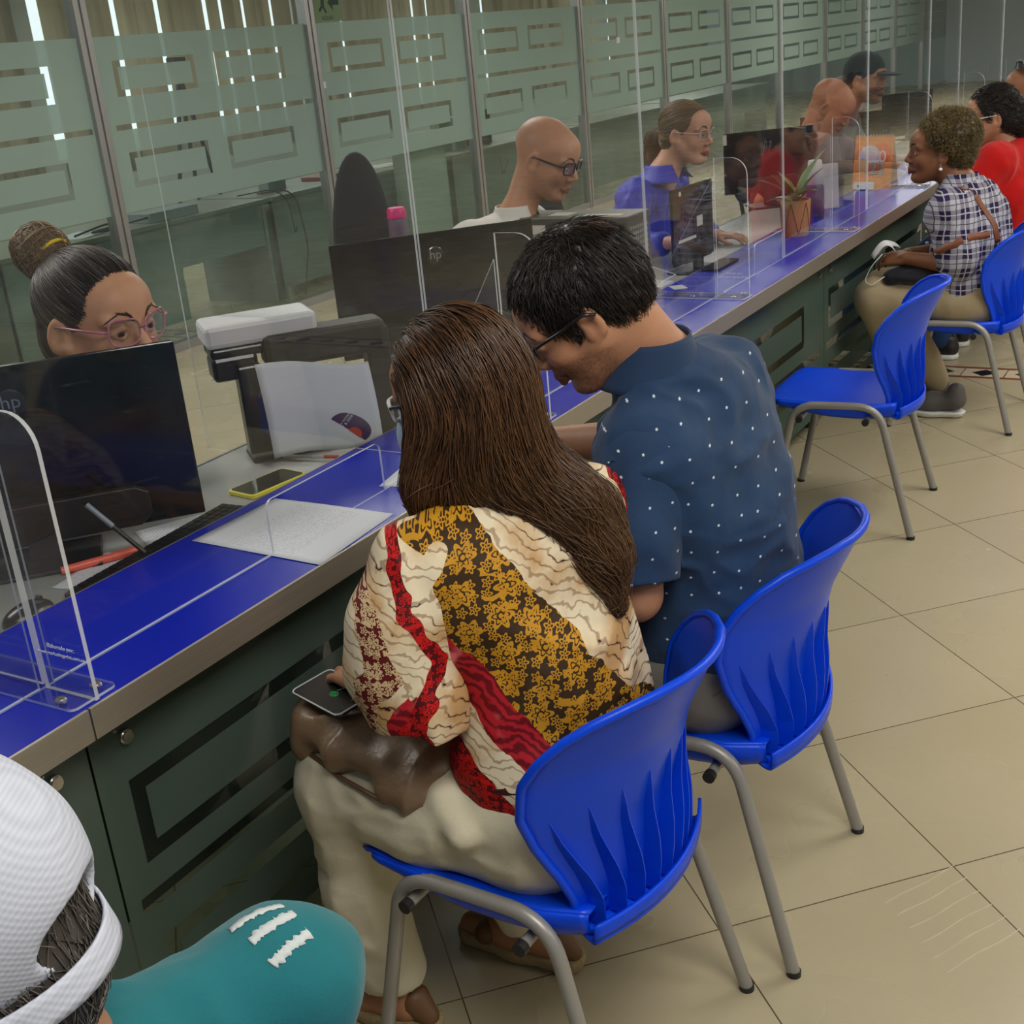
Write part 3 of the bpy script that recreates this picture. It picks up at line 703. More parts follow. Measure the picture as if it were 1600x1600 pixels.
# ---- head and hands ----
def rot_from(fwd, up=(0, 0, 1)):
    f = unit(fwd); l = unit(np.cross(up, f)); u = np.cross(f, l); return np.stack([f, l, u], 1)
class Head:
    def __init__(s, c, fwd, up=(0, 0, 1), sc=1.0): s.c = np.array(c, float); s.R = rot_from(fwd, up); s.s = sc
    def w(s, x, y, z): return s.c+s.R@(np.array([x, y, z])*s.s)
    def loc(s, P): return (P-s.c)@s.R/s.s
    def mat(s): return Matrix([[*(s.R[i]*s.s), s.c[i]] for i in range(3)]+[[0, 0, 0, 1]])
def add_head(S, H, ears=True, nose=1.0, jaw=1.0, chub=1.0):
    w, k, R = H.w, H.s, H.R
    S.ell(w(-.018, 0, .035), (.098*k, .076*k, .083*k), R, .01)
    S.ell(w(.028, 0, -.020), (.062*k, .060*k*chub, .092*k), R, .03*k)
    S.ell(w(.058, 0, .045), (.034*k, .052*k, .038*k), R, .03*k)
    for sd in (-1, 1):
        S.cap(w(.000, sd*.056*jaw, -.045), w(.052, sd*.020*jaw, -.096), .020*k, .017*k, .03*k)
        S.ell(w(.058, sd*.036, -.028), (.024*k, .022*k*chub, .024*k), R, .022*k)
        S.cap(w(.083, sd*.014, .020), w(.074, sd*.050, .022), .0085*k, .008*k, .014*k)
    S.ell(w(.066, 0, -.097), (.022*k, .024*k*jaw, .017*k), R, .02*k)
    for sd in (-1, 1): S.ell(w(.0965, sd*.031, .001), (.014*k, .019*k, .0105*k), R, .010*k, '-')
    S.cap(w(.086, 0, .010), w(.106*nose if nose > 1 else .106, 0, -.026), .0075*k, .0115*k, .012*k)
    for sd in (-1, 1): S.ell(w(.096, sd*.0115, -.034), (.011*k, .0085*k, .0075*k), R, .006*k)
    for sd in (-1, 1): S.ell(w(.100, sd*.007, -.0415), (.005*k, .0035*k, .004*k), R, .003*k, '-')
    S.cap(w(.088, 0, -.052), w(.093, 0, -.060), .011*k, .009*k, .012*k)
    for sd in (-1, 1):
        S.cap(w(.0965, 0, -.0605), w(.084, sd*.022, -.066), .0062*k, .003*k, .004*k)
        S.cap(w(.0945, 0, -.0735), w(.083, sd*.020, -.069), .0070*k, .003*k, .004*k)
        # eyelids
        S.cap(w(.0850, sd*.018, .002), w(.0890, sd*.031, .0088), .0034*k, .0040*k, .003*k); S.cap(w(.0885, sd*.031, .0085), w(.0790, sd*.046, .001), .0040*k, .0036*k, .003*k)
        S.cap(w(.0850, sd*.019, -.003), w(.0865, sd*.031, -.0075), .0034*k, .0030*k, .004*k); S.cap(w(.087, sd*.031, -.0075), w(.080, sd*.045, -.002), .0030*k, .0028*k, .004*k)
    for sd in (-1, 1):
        if not ears: break
        Re = R@np.array(Euler((0, .15, sd*-.35)).to_matrix())
        S.ell(w(-.012, sd*.079, -.008), (.020*k, .008*k, .033*k), Re, .008*k); S.ell(w(-.008, sd*.087, -.006), (.011*k, .0075*k, .020*k), Re, .005*k, '-')
        S.cap(w(-.004, sd*.072, -.036), w(.000, sd*.075, -.028), .008*k, .008*k, .008*k)
def eye_objs(H, parent, iris=(.10, .045, .02), look=(1, 0, 0)):
    for sd in (1, -1):
        mb = MB(); c = H.w(.0768, sd*.031, .0010); r = .0126*H.s; n = 24; vs = []; cols = []; f = unit(H.R@np.array(look, float))
        for i in range(n+1):
            for j in range(n):
                a = PI*i/n; b = 2*PI*j/n; u = unit(np.cross(f, [.1, .2, 1])); v_ = np.cross(f, u)
                d = math.cos(a)*f+math.sin(a)*(math.cos(b)*u+math.sin(b)*v_); vs.append(c+r*d)
                cols.append((.004, .004, .004) if a < .2 else (iris if a < .56 else ((.02, .012, .01) if a < .62 else (.62, .58, .55))))
        Q = np.array([(i*n+j, i*n+(j+1) % n, (i+1)*n+(j+1) % n, (i+1)*n+j) for i in range(n) for j in range(n)])
        np_mesh('eye', np.array(vs), Q, M_eye, parent, col=np.array(cols))
M_eye = attr_mat('eye_surface', .08)
def brow_objs(H, parent, col=(.02, .012, .008), th=.0026, arch=.003):
    bvh = BVHTree.FromPolygons([tuple(v.co) for v in parent.data.vertices], [tuple(p.vertices) for p in parent.data.polygons])
    for sd in (1, -1):
        pts = [H.w(.0925, sd*.012, .0215), H.w(.0945, sd*.022, .0285+arch*.6), H.w(.090, sd*.036, .0315+arch), H.w(.078, sd*.052, .0235)]
        rs = np.random.RandomState(3); ps = []
        for i in range(220):
            t = rs.uniform(0, 1)*3; a = int(min(2, t)); f = t-a; p = pts[a]*(1-f)+pts[a+1]*f+H.R@np.array([0, 0, rs.uniform(-1, 1)*th*H.s*(1-.25*t)]); d = unit(pts[a+1]-pts[a])*.75+H.R@np.array([.1, 0, .45])*(1-t/3)
            
            row = []
            for q_ in (0, .5, 1):
                l_, n_, _, _ = bvh.find_nearest(Vector(p+d*.0080*H.s*q_)); row.append(np.array(l_)+np.array(n_)*(.0006+.0006*q_))
            ps.append(row)
        SP, SQ = strands(np.array(ps), .00045, .0002); np_mesh('eyebrow', SP, SQ, M_hair, parent, col=np.tile(col, (len(SP), 1)))
def face_col(H, skin, lip=None, beard=None, scalp=None):
    skin = np.array(skin[:3])
    def f(P):
        L = H.loc(P); c = np.tile(skin, (len(P), 1)); c = c*(1+.05*vnoise(P, 55, 2))[:, None]
        d = np.minimum(np.linalg.norm((L-[.066, .04, -.028])*[1, 1, 1.2], axis=1), np.linalg.norm((L-[.066, -.04, -.028])*[1, 1, 1.2], axis=1)); k = np.clip(1-d/.032, 0, 1)[:, None]*.28
        c = c*(1-k)+c*np.array([1.12, .78, .72])*k
        k = np.clip(1-np.linalg.norm(L-[.112, 0, -.03], axis=1)/.02, 0, 1)[:, None]*.35; c = c*(1-k)+c*np.array([1.1, .75, .7])*k
        e = np.minimum(np.linalg.norm((L-[.088, .031, .001])*[.5, .8, 1.3], axis=1), np.linalg.norm((L-[.088, -.031, .001])*[.5, .8, 1.3], axis=1)); k = np.clip(1-e/.018, 0, 1)[:, None]*.3; c = c*(1-k*.8)
        if lip is not None:
            k = ((np.abs(L[:, 2]+.067) < .0105*(1-(np.abs(L[:, 1])/.026)**2)) & (L[:, 0] > .078) & (np.abs(L[:, 1]) < .025))[:, None]; c = np.where(k, np.array(lip[:3]), c)
            k = ((np.abs(L[:, 2]+.067) < .0012) & (L[:, 0] > .078) & (np.abs(L[:, 1]) < .023))[:, None]; c = np.where(k, c*.35, c)
        if beard is not None:
            m = np.clip(((-.030-.25*np.clip(.07-L[:, 0], 0, .1))-L[:, 2])/.014, 0, 1)*np.clip((L[:, 0]+.018)/.02, 0, 1)*np.clip((L[:, 2]+.125)/.015, 0, 1)
            m *= .62+.38*vnoise(P, 300, 4); m = np.clip(m, 0, 1)[:, None]*beard[3]; c = c*(1-m)+np.array(beard[:3])*m
        if scalp is not None:
            m = np.clip((L[:, 2]-.02-.9*np.clip(L[:, 0]+.02, 0, 1))/.02, 0, 1)[:, None]*scalp[3]; c = c*(1-m)+np.array(scalp[:3])*m
        return c
    return f
def add_hand(S, wrist, direc, palm_n, k=1.0, curl=.5, spread=.12, side=1):
    """five fingers; direc = wrist-to-knuckle direction, palm_n = direction the palm faces, side = +1 when the thumb leaves along palm_n x direc"""
    d = unit(direc); n = unit(np.array(palm_n)-d*(np.array(palm_n)@d)); s_ = np.cross(n, d)*side; wr = np.array(wrist, float)
    S.cap(wr-d*.015*k, wr+d*.018*k, .023*k, .024*k, .012*k)
    for a in (-.026, -.009, .009, .026): S.cap(wr+d*.022*k+s_*a*.75*k, wr+d*.082*k+s_*a*k, .0145*k, .0115*k, .010*k)
    tips = []
    for i, (a, L) in enumerate(((.028, .068), (.0095, .078), (-.0095, .073), (-.028, .058))):
        p = wr+d*.086*k+s_*a*k; ang = curl*.45; dd = d+s_*spread*(a/.028)
        for j, fr in enumerate((.45, .32, .25)):
            dd2 = unit(dd)*math.cos(ang)+n*math.sin(ang); q = p+dd2*L*fr*k; S.cap(p, q, (.0088-.0009*j)*k, (.0081-.0009*j)*k, .003*k); p = q; ang += curl*(.75 if j == 0 else .55)
        tips.append(p)
    p = wr+d*.022*k+s_*.024*k; q = wr+d*.050*k+s_*.047*k+n*.014*k; S.cap(p, q, .0145*k, .0105*k, .010*k)
    r = q+unit(d*.8+s_*.35+n*.5*curl)*.032*k; S.cap(q, r, .0100*k, .0088*k, .004*k); t = r+unit(d+n*.7*curl-s_*.1)*.026*k; S.cap(r, t, .0088*k, .0070*k, .003*k)
    return tips
def glasses(H, parent, rim_m, lens_m=None, w=.052, h=.036, r=.0011, shape='round', temple_m=None, bridge_z=.004, tr=.0016, fill=True, out=0.0):
    g = bpy.data.objects.new('glasses', None); COL.objects.link(g); g.parent = parent
    X0 = .101
    for sd in (1, -1):
        pts = []
        for i in range(40):
            a = 2*PI*i/40; ca, sa = math.cos(a), math.sin(a); e = {'round': 1.0, 'soft': .62, 'box': .42, 'cat': .75}[shape]
            yy = .033+w/2*abs(ca)**e*np.sign(ca); zz = bridge_z+h/2*abs(sa)**e*np.sign(sa)
            if shape == 'cat' and ca > 0: zz += .006*ca*max(0, sa+.3)
            pts.append(H.w(X0-.012*((yy-.01)/.05)**2, sd*yy, zz))
        MB().tube(pts, r*H.s, 8, closed=True).build('rim', rim_m, g, smooth=True)
        if fill: m = MB(); m.add([tuple(p) for p in pts], [tuple(range(40))]); m.build('lens', lens_m or M_lens, g)
        y1 = .033+w/2; MB().tube([H.w(X0-.014, sd*y1, bridge_z+.006), H.w(.082, sd*(y1+.012), bridge_z+.007), H.w(.04, sd*(.078+out*.8), bridge_z+.006), H.w(-.010, sd*(.082+out), bridge_z+.006), H.w(-.028, sd*(.081+out), bridge_z-.006)], tr*H.s, 8).build('temple', temple_m or rim_m, g, smooth=True)
    y0 = .033-w/2; MB().tube([H.w(X0, y0, bridge_z+.004), H.w(X0+.003, 0, bridge_z+.007), H.w(X0, -y0, bridge_z+.004)], r*1.2*H.s, 8).build('bridge', rim_m, g, smooth=True)
    return g
def person(label, loc):
    return empty('person', loc, 0, label, 'person')
def put(o, root):
    """world-space child of a root empty"""
    o.parent = root; o.matrix_parent_inverse = Matrix.Translation(-root.location); return o
def reroot(root):
    for o in bpy.data.objects:
        if o.parent == root and o.matrix_parent_inverse == Matrix.Identity(4): o.matrix_parent_inverse = Matrix.Translation(-root.location)
# =====================================================================
# cloth materials
# =====================================================================
def cloth(name, col, rough=.85, var=.1, weave=900, wb=.0004, spec=.2):
    m, nt, out = new_mat(name); N = NT(nt); co = N.objco(); n = N.noise(co, 14, 4); w_ = N.noise(co, weave, 2)
    base = N.mixc(N.add(N.mul(n, .7), N.mul(w_, .3)), tuple(c*(1-var) for c in col[:3])+(1,), tuple(min(1, c*(1+var)) for c in col[:3])+(1,))
    N.bsdf(out, base, rough, N.bump(N.add(w_, N.mul(N.noise(co, 60, 3), 1.5)), wb), **{'Specular IOR Level': spec, 'Sheen Weight': .15}); return m
def lace(N, uv, scale):
    """mask of flowers, rings and dots drawn in thread"""
    def flowers(sc_, off, petals, r0, amp, wd, fill=False):
        c = N.scale(uv, 1, 1, 0); o = N.node('ShaderNodeVectorMath', operation='ADD'); N.put(o.inputs[0], c); o.inputs[1].default_value = (off, off*.7, 0)
        v = N.vor(o.outputs[0], sc_, rnd=.45, dim='2D'); d = N.node('ShaderNodeVectorMath', operation='SUBTRACT'); N.put(d.inputs[0], o.outputs[0]); N.put(d.inputs[1], v.outputs['Position'])
        dx, dy, _ = N.sep(d.outputs[0]); r = N.mul(N.m('SQRT', N.add(N.mul(dx, dx), N.mul(dy, dy))), sc_); th = N.m('ARCTAN2', dy, dx)
        pr_ = N.add(r0, N.mul(N.m('COSINE', N.mul(th, petals)), amp)); e = N.lt(N.m('ABSOLUTE', N.sub(r, pr_)), wd)
        if fill: e = N.mul(N.lt(r, pr_), N.mul(N.gt(N.m('ABSOLUTE', N.sub(r, N.mul(pr_, .62))), .028), N.gt(N.m('ABSOLUTE', N.sub(r, .10)), .03)))
        ctr = N.lt(N.m('ABSOLUTE', N.sub(r, .09)), .035)
        return N.m('MAXIMUM', e, ctr) if not fill else e
    a = flowers(scale, 0, 6.0, .34, .09, .045, True); b = flowers(scale*2.3, .31, 5.0, .28, .10, .07)
    w_ = N.node('ShaderNodeTexWave', wave_type='RINGS'); N.put(w_.inputs[0], uv); w_.inputs['Scale'].default_value = scale*.55; w_.inputs['Distortion'].default_value = 9; w_.inputs['Detail'].default_value = 1
    ring_ = N.gt(w_.outputs[1], .80)
    sel = N.gt(N.noise(uv, scale*.7, 1), .52)
    return N.m('MAXIMUM', a, N.m('MAXIMUM', b, N.mul(ring_, N.mul(N.sub(1.0, sel), N.gt(N.noise(uv, scale*1.6, 1), .5)))))
def blouse_mat(name, sleeve):
    m, nt, out = new_mat(name); N = NT(nt); uv = N.attr('pat').outputs['Vector']; u, v, _ = N.sep(uv)
    wob = N.sub(N.noise(uv, 9, 4, .55), .5); wob2 = N.sub(N.noise(uv, 26, 3), .5)
    L = lace(N, uv, 21); L2 = lace(N, N.scale(uv, 1.15, 1.15, 1), 26)
    # marbled cream ground
    wv = N.m('SINE', N.mul(N.add(N.add(N.mul(u, .6), N.mul(v, 1.0)), N.add(N.mul(wob, .16), N.mul(wob2, .02))), 330))
    cream = N.mixc(N.sm(N.noise(uv, 11, 4), .42, .66), srgb(226, 212, 182), srgb(190, 150, 100))
    cream = N.mixc(N.mul(N.sm(wv, .55, .95), .6), cream, srgb(128, 84, 48)); cream = N.mixc(N.mul(N.gt(wv, .97), N.gt(wob, .04)), cream, srgb(40, 22, 18))
    redm = N.mixc(N.sm(wv, -.6, .7), srgb(178, 30, 42), srgb(108, 12, 22)); redm = N.mixc(N.sm(N.noise(uv, 20, 2), .55, .7), redm, srgb(232, 120, 122))
    gold = N.mixc(L, srgb(58, 40, 20), srgb(196, 140, 32)); gold = N.mixc(N.mul(N.sm(N.noise(uv, 7, 2), .5, .62), .18), gold, srgb(30, 18, 8))
    dred = N.mixc(L2, srgb(84, 8, 12), srgb(190, 22, 20))
    mar = N.mixc(L2, srgb(96, 26, 26), srgb(208, 180, 138))
    if not sleeve: s = N.add(N.add(N.mul(u, .80), N.mul(v, .60)), N.mul(wob, .05)); K = [(-.30, mar), (-.235, cream), (-.175, dred), (-.125, cream), (-.066, redm), (.062, gold), (.17, cream), (.205, redm), (.245, cream), (.33, mar)]
    else: s = N.add(u, N.add(N.mul(N.sub(N.noise(uv, 5, 3), .5), .22), N.mul(v, .10))); K = [(-.058, gold), (-.030, cream), (.022, mar), (.042, cream), (.058, redm), (.082, dred), (.2, cream)]
    col = K[-1][1]
    if sleeve: K = [(l_, N.mixc(N.lt(v, N.add(-.005, N.mul(wob, .25))), cream, c_) if c_ is redm else c_) for l_, c_ in K]
    for lim, c in reversed(K[:-1]): col = N.mixc(N.lt(s, lim), col, c)
    N.bsdf(out, col, .62, N.bump(N.noise(uv, 500, 2), .0003), **{'Specular IOR Level': .25}); return m
def dots_mat():
    m, nt, out = new_mat('navy_star_dot_cotton'); N = NT(nt); uv = N.attr('pat').outputs['Vector']; co = N.objco()
    sc_ = 23.0; v = N.vor(uv, sc_, rnd=.30, dim='2D'); d = N.node('ShaderNodeVectorMath', operation='SUBTRACT'); N.put(d.inputs[0], uv); N.put(d.inputs[1], v.outputs['Position'])
    dx, dy, _ = N.sep(d.outputs[0]); r = N.m('SQRT', N.add(N.mul(dx, dx), N.mul(dy, dy))); th = N.m('ARCTAN2', dy, dx)
    st = N.lt(r, N.add(.0021, N.mul(N.m('COSINE', N.mul(th, 5.0)), .0006)))
    n = N.noise(co, 12, 4); base = N.mixc(n, srgb(26, 48, 80), srgb(44, 76, 114)); base = N.mixc(N.mul(N.noise(co, 700, 1), .25), base, srgb(16, 30, 58)); base = N.mixc(st, base, srgb(214, 222, 230))
    N.bsdf(out, base, .75, N.bump(N.add(N.noise(co, 800, 2), N.mul(N.noise(co, 40, 4), 3)), .0004), **{'Specular IOR Level': .25, 'Sheen Weight': .1}); return m
def plaid_mat():
    m, nt, out = new_mat('purple_white_plaid'); N = NT(nt); uv = N.attr('pat').outputs['Vector']; u, v, _ = N.sep(uv)
    def bands(t, P_):
        f = N.m('FRACT', N.m('DIVIDE', t, P_)); broad = N.lt(N.m('ABSOLUTE', N.sub(f, .5)), .25); thin = N.lt(N.m('ABSOLUTE', N.sub(f, .5)), .03); thin2 = N.lt(N.m('ABSOLUTE', N.sub(f, .02)), .025); return broad, thin, thin2
    u = N.add(u, N.mul(N.sub(N.noise(uv, 12, 2), .5), .02)); v = N.add(v, N.mul(N.sub(N.noise(uv, 11, 2), .5), .02)); a, at, at2 = bands(u, .074); b, bt, bt2 = bands(v, .074)
    k = N.mul(N.add(a, b), .5); col = N.mixc(k, srgb(176, 174, 186), srgb(40, 32, 70)); 
    col = N.mixc(N.mul(N.m('MAXIMUM', at, bt), .55), col, srgb(220, 218, 224)); col = N.mixc(N.mul(N.m('MAXIMUM', at2, bt2), .8), col, srgb(24, 20, 44))
    N.bsdf(out, col, .8, N.bump(N.noise(uv, 500, 2), .0003), **{'Specular IOR Level': .2}); return m
M_blouse = blouse_mat('lace_print_blouse', False); M_sleeve = blouse_mat('lace_print_sleeve', True)
M_dots = dots_mat(); M_plaid = plaid_mat()
M_linen = cloth('cream_linen', srgb(206, 198, 172), .85, .08, 700, .0006)
M_grey_denim = cloth('grey_denim', srgb(118, 114, 108), .85, .12)
M_khaki = cloth('khaki_cotton', srgb(168, 152, 122), .85, .08)
M_black_plastic = plain('black_plastic', (.010, .010, .012), .25, var=.1)
M_matte_black = plain('matte_black_plastic', (.014, .013, .015), .45, var=.1)
M_clear_frame = plain('pale_pink_acetate', srgb(190, 140, 160)[:3], .2)
EU = unit([.847, .531, 0])
def planar(P, org, tilt=0.0):
    d = P-np.array(org, float); u = d@EU; v = d[:, 2]+.0*u
    return np.stack([u, v, np.zeros(len(P))], 1)
SKIN_L = (.50, .26, .15); SKIN_M = (.42, .21, .115); SKIN_T = (.36, .17, .085); SKIN_D = (.20, .085, .038)

# =====================================================================
# long-haired woman in the lace print blouse, seated nearest
# =====================================================================
W = person('woman with long brown hair, lace print blouse and cream trousers, seated leaning to the counter', (-.87, 1.47, 0))
HW = Head((-1.008, 1.480, 1.172), (-.99, -.10, -.30), (-.1, 0, 1), .92)
S = Sdf()
S.cap((-.905, 1.49, .80), (-.955, 1.495, .97), .10, .055, .06); S.cap((-.945, 1.495, .97), (-.985, 1.495, 1.10), .052, .050, .03)
S.cap((-1.01, 1.345, .945), (-.905, 1.655, .93), .042, .042, .05)
add_head(S, HW)
ELB = V3(-1.005, 1.290, .735); WR = V3(-1.155, 1.365, .715)
S.chain([(-1.02, 1.335, .95), ELB, WR], [.040, .034, .025], .02)
add_hand(S, WR, (-.85, .45, -.12), (.25, .25, -1), .95, .55, .14, 1)
S.chain([(-.90, 1.665, .94), (-.98, 1.72, .72), (-1.16, 1.62, .66)], [.045, .038, .026], .02); add_hand(S, (-1.16, 1.62, .66), (-.9, -.3, .0), (0, -.4, -1), .95, .6, .12, -1)
for sd, fx, fy in ((-1, -1.21, 1.37), (1, -1.05, 1.62)):
    S.chain([(-.90, 1.475, .80), (-.89, 1.475+sd*.06, .53)]+([(-1.20, 1.365, .50), (-1.225, 1.365, .30), (-1.20, 1.368, .14)] if sd < 0 else [(-1.24, 1.60, .50), (-1.175, 1.61, .30), (-1.075, 1.62, .15)])+[(fx, fy, .07)], [.08, .06, .045, .040, .038, .036], .02); S.chain([(fx+.03, fy, .05), (fx-.06, fy, .045), (fx-.15, fy, .028)], [.034, .034, .026], .03)
P, Q = S.mesh(.0035)
body = np_mesh('body', P, Q, M_skin, W, col=face_col(HW, SKIN_M, (.4, .1, .08))(P)); eye_objs(HW, body); 
# trousers
S = Sdf()
S.cap((-.895, 1.40, .522), (-.895, 1.55, .522), .110, .110, .05); S.cap((-.89, 1.47, .54), (-.89, 1.475, .66), .120, .115, .06)
S.chain([(-.88, 1.385, .515), (-1.06, 1.372, .512), (-1.235, 1.365, .505)], [.098, .095, .080], .04); S.chain([(-1.235, 1.365, .50), (-1.232, 1.365, .30), (-1.205, 1.368, .125)], [.076, .064, .060], .03)
S.chain([(-.88, 1.56, .515), (-1.06, 1.585, .512), (-1.28, 1.60, .505)], [.102, .098, .084], .04); S.chain([(-1.28, 1.60, .50), (-1.18, 1.61, .30), (-1.06, 1.62, .14)], [.078, .072, .074], .03)
S.half((0, 0, .105), (0, 0, -1)); 
S.cap((-.99, 1.30, .575), (-.94, 1.275, .535), .012, .022, .02); S.cap((-1.0, 1.30, .58), (-1.03, 1.29, .545), .013, .010, .015)
fA = folds(.0075, 7, (1, 1, .45), 3); fB = folds(.004, 16, (.6, 1.2, 1.2), 9)
P, Q = S.mesh(.0055, lambda P: fA(P)+fB(P))
tr = np_mesh('trousers', P, Q, M_linen, W)
# blouse
S = Sdf()
S.ell((-.935, 1.50, .865), (.118, .195, .150), rot_from((-.93, .30, 0), (-.15, 0, 1)), .05)
S.ell((-.885, 1.485, .70), (.128, .168, .16), None, .06)
S.cap((-1.015, 1.345, .945), (-.905, 1.655, .930), .070, .068, .06); S.cap((-.945, 1.50, .93), (-.965, 1.50, .985), .085, .060, .05)
S.cap((-.90, 1.42, .60), (-.89, 1.55, .60), .120, .120, .06)
S.half((0, 0, .575), (.25, 0, -1)); S.half((-.965, 1.50, 1.012), (-.25, 0, 1), .01, [(-1.07, 1.42, .9), (-.86, 1.58, 1.2)])
fA = folds(.007, 8, (1, 1, .4), 21); fB = folds(.003, 18, (1, 1, .7), 25)
P, Q = S.mesh(.0042, lambda P: fA(P)+fB(P))
np_mesh('blouse', P, Q, M_blouse, W, pat=planar(P, (-.875, 1.415, .815)))
S = Sdf()
S.chain([(-1.015, 1.34, .940), (-1.030, 1.300, .87), (-1.030, 1.285, .80), (-1.000, 1.282, .715)], [.070, .066, .064, .054], .03); S.chain([(-1.000, 1.282, .735), (-.985, 1.292, .675)], [.058, .044], .03)
S.cap(ELB+V3(.01, 0, .02), ELB*.5+WR*.5+V3(0, 0, .005), .046, .036, .03)
S.half((0, 0, .625), (-.1, 0, -1))
fA = folds(.009, 8, (1.3, 1.3, .35), 33)
P, Q = S.mesh(.0042, fA)
np_mesh('near_sleeve', P, Q, M_sleeve, W, pat=planar(P, (-1.035, 1.235, .80)))
S = Sdf(); S.chain([(-.905, 1.66, .935), (-.935, 1.715, .84), (-.965, 1.74, .74), (-1.06, 1.69, .69)], [.066, .068, .066, .055], .03)
P, Q = S.mesh(.005, folds(.008, 8, (1.2, 1.2, .4), 44)); np_mesh('far_sleeve', P, Q, M_sleeve, W, pat=planar(P, (-.93, 1.70, .85)))
MB().tube([V3(-.972, 1.50, .995)+.056*V3(math.cos(a)*.95, math.sin(a)*1.05, .10*math.cos(a)) for a in np.linspace(0, 2*PI, 30)[:-1]], .0045, 8, closed=True).build('neck_binding', plain('red_binding', srgb(150, 14, 22)[:3], .6), W, smooth=True)
MB().tube([V3(-.885, 1.475, .62)+V3(.122*math.cos(a), .172*math.sin(a), .012*math.cos(a)) for a in np.linspace(0, 2*PI, 40)[:-1]], .014, 8, closed=True).build('belt', plain('maroon_belt', srgb(60, 18, 20)[:3], .5), W, smooth=True)
# hair: long, swept over the right of the back
S = Sdf(); w = HW.w
S.ell(w(-.020, 0, .038), (.100, .080, .086), HW.R, .01); S.ell(w(-.045, .004, -.03), (.068, .068, .11), HW.R, .04)
hb = V3(-.93, 1.515, 1.06)
S.cap(w(-.055, .0, -.02), (-.935, 1.488, 1.045), .062, .056, .05)
S.cap(w(.02, .064, .0), (-1.045, 1.415, 1.04), .026, .024, .035); S.cap(w(-.01, .04, -.06), (-1.00, 1.44, 1.03), .04, .036, .04)
S.cap(w(.0, -.058, -.01), (-.965, 1.555, 1.05), .022, .022, .05)
S.chain([(-.925, 1.505, 1.04), (-.865, 1.525, .985), (-.825, 1.54, .91), (-.800, 1.53, .840)], [.058, .046, .034, .012], .05)
S.chain([(-.915, 1.545, 1.03), (-.85, 1.585, .965), (-.815, 1.61, .875)], [.040, .026, .008], .04)
S.chain([(-1.040, 1.425, 1.04), (-1.052, 1.418, .985)], [.018, .007], .03)
S.ell(w(.115, -.01, -.03), (.075, .060, .135), HW.R, .02, '-')
gd = [[w(.03, 0, .13), w(-.08, .0, .115), w(-.125, 0, .02), (-.905, 1.50, 1.06), (-.835, 1.53, .98), (-.79, 1.55, .86)],
      [w(.03, .01, .13), w(-.02, .08, .09), w(-.03, .1, -.03), (-1.035, 1.42, 1.07), (-1.055, 1.40, .99)],
      [w(.03, .0, .13), w(-.06, .06, .11), w(-.09, .085, 0), (-.955, 1.435, 1.05), (-.88, 1.49, .98), (-.81, 1.52, .87)],
      [w(.03, -.01, .13), w(-.03, -.08, .09), w(-.04, -.1, -.02), (-.93, 1.60, 1.05), (-.85, 1.62, .96), (-.80, 1.63, .87)]]
gp = []; gt = []
for g in gd:
    g = [np.array(a, float) for a in g]
    for a, b in zip(g[:-1], g[1:]):
        for t in np.linspace(0, 1, 6): gp.append(a*(1-t)+b*t); gt.append(unit(b-a))
gp = np.array(gp); gt = np.array(gt)
def wdir(p):
    d = ((gp-p)**2).sum(1); k = 1/(d+.0006)**1.6; return (gt*k[:, None]).sum(0)/k.sum()
P, Q = S.mesh(.0045)
ps = comb_strands(P, Q, 5200, wdir, .26, 16, .006, 7, rnd=.10, lift=.003, wave=.0012)
ps2 = comb_strands(P, Q, 1300, wdir, .34, 18, .009, 8, mask=lambda C: C[:, 2] < 1.08, rnd=.32, lift=.012, wave=.003)
hsc = lambda P: np.array([.026, .011, .005])*(1+.5*np.clip((P[:, 2:3]-1.1)*4, 0, 1))
h = hair_obj('hair', (P, Q), ps, .0010, .0005, (.078, .033, .013), (.115, .056, .024), M_hair, W, 1, .6, hsc)
SP, SQ = strands(ps2, .0007, .0003); np_mesh('loose_hair', SP, SQ, M_hair, h, col=np.tile((.12, .060, .026), (len(SP), 1))*(1+.4*vnoise(SP, 30, 2))[:, None])
glasses(HW, W, plain('white_acetate', (.75, .75, .74), .3), w=.050, h=.036, r=.0035, shape='box', temple_m=M_black_plastic, tr=.003)
S = Sdf(); S.ell(HW.w(.072, 0, -.055), (.050, .056, .056), HW.R, .01); S.half(HW.w(0, 0, -.012), HW.R@V3(-.35, 0, 1)); S.half(HW.w(.02, 0, 0), HW.R@V3(-1, 0, 0))
P, Q = S.mesh(.004); np_mesh('face_mask', P, Q, cloth('pale_blue_mask', srgb(176, 196, 214), .8), W)
# sandals
for fx, fy in ((-1.21, 1.37), (-1.05, 1.62)):
    S = Sdf(); S.chain([(fx+.06, fy, .022), (fx-.04, fy, .020), (fx-.14, fy, .020)], [.036, .038, .040], .03); S.half((0, 0, .030), (0, 0, 1)); S.half((0, 0, 0.001), (0, 0, -1)); P, Q = S.mesh(.005)
    sh = np_mesh('sandal', P, Q, plain('woven_jute', srgb(158, 138, 100)[:3], .9, var=.35, bump=.003, bscale=160), W)
    for prm in ('heel_counter', 'toe_strap'):
        S = Sdf()
        if prm == 'toe_strap': S.cap((fx-.10, fy-.03, .045), (fx-.10, fy+.03, .045), .022, .022, .01)
        else: S.chain([(fx+.045, fy-.0, .060), (fx+.072, fy, .035)], [.030, .02], .02)
        S.half((0, 0, .020), (0, 0, -1)); P, Q = S.mesh(.005)
        np_mesh(prm, P, Q, plain('gold_brown_leather', srgb(110, 76, 48)[:3], .5), sh)
reroot(W)
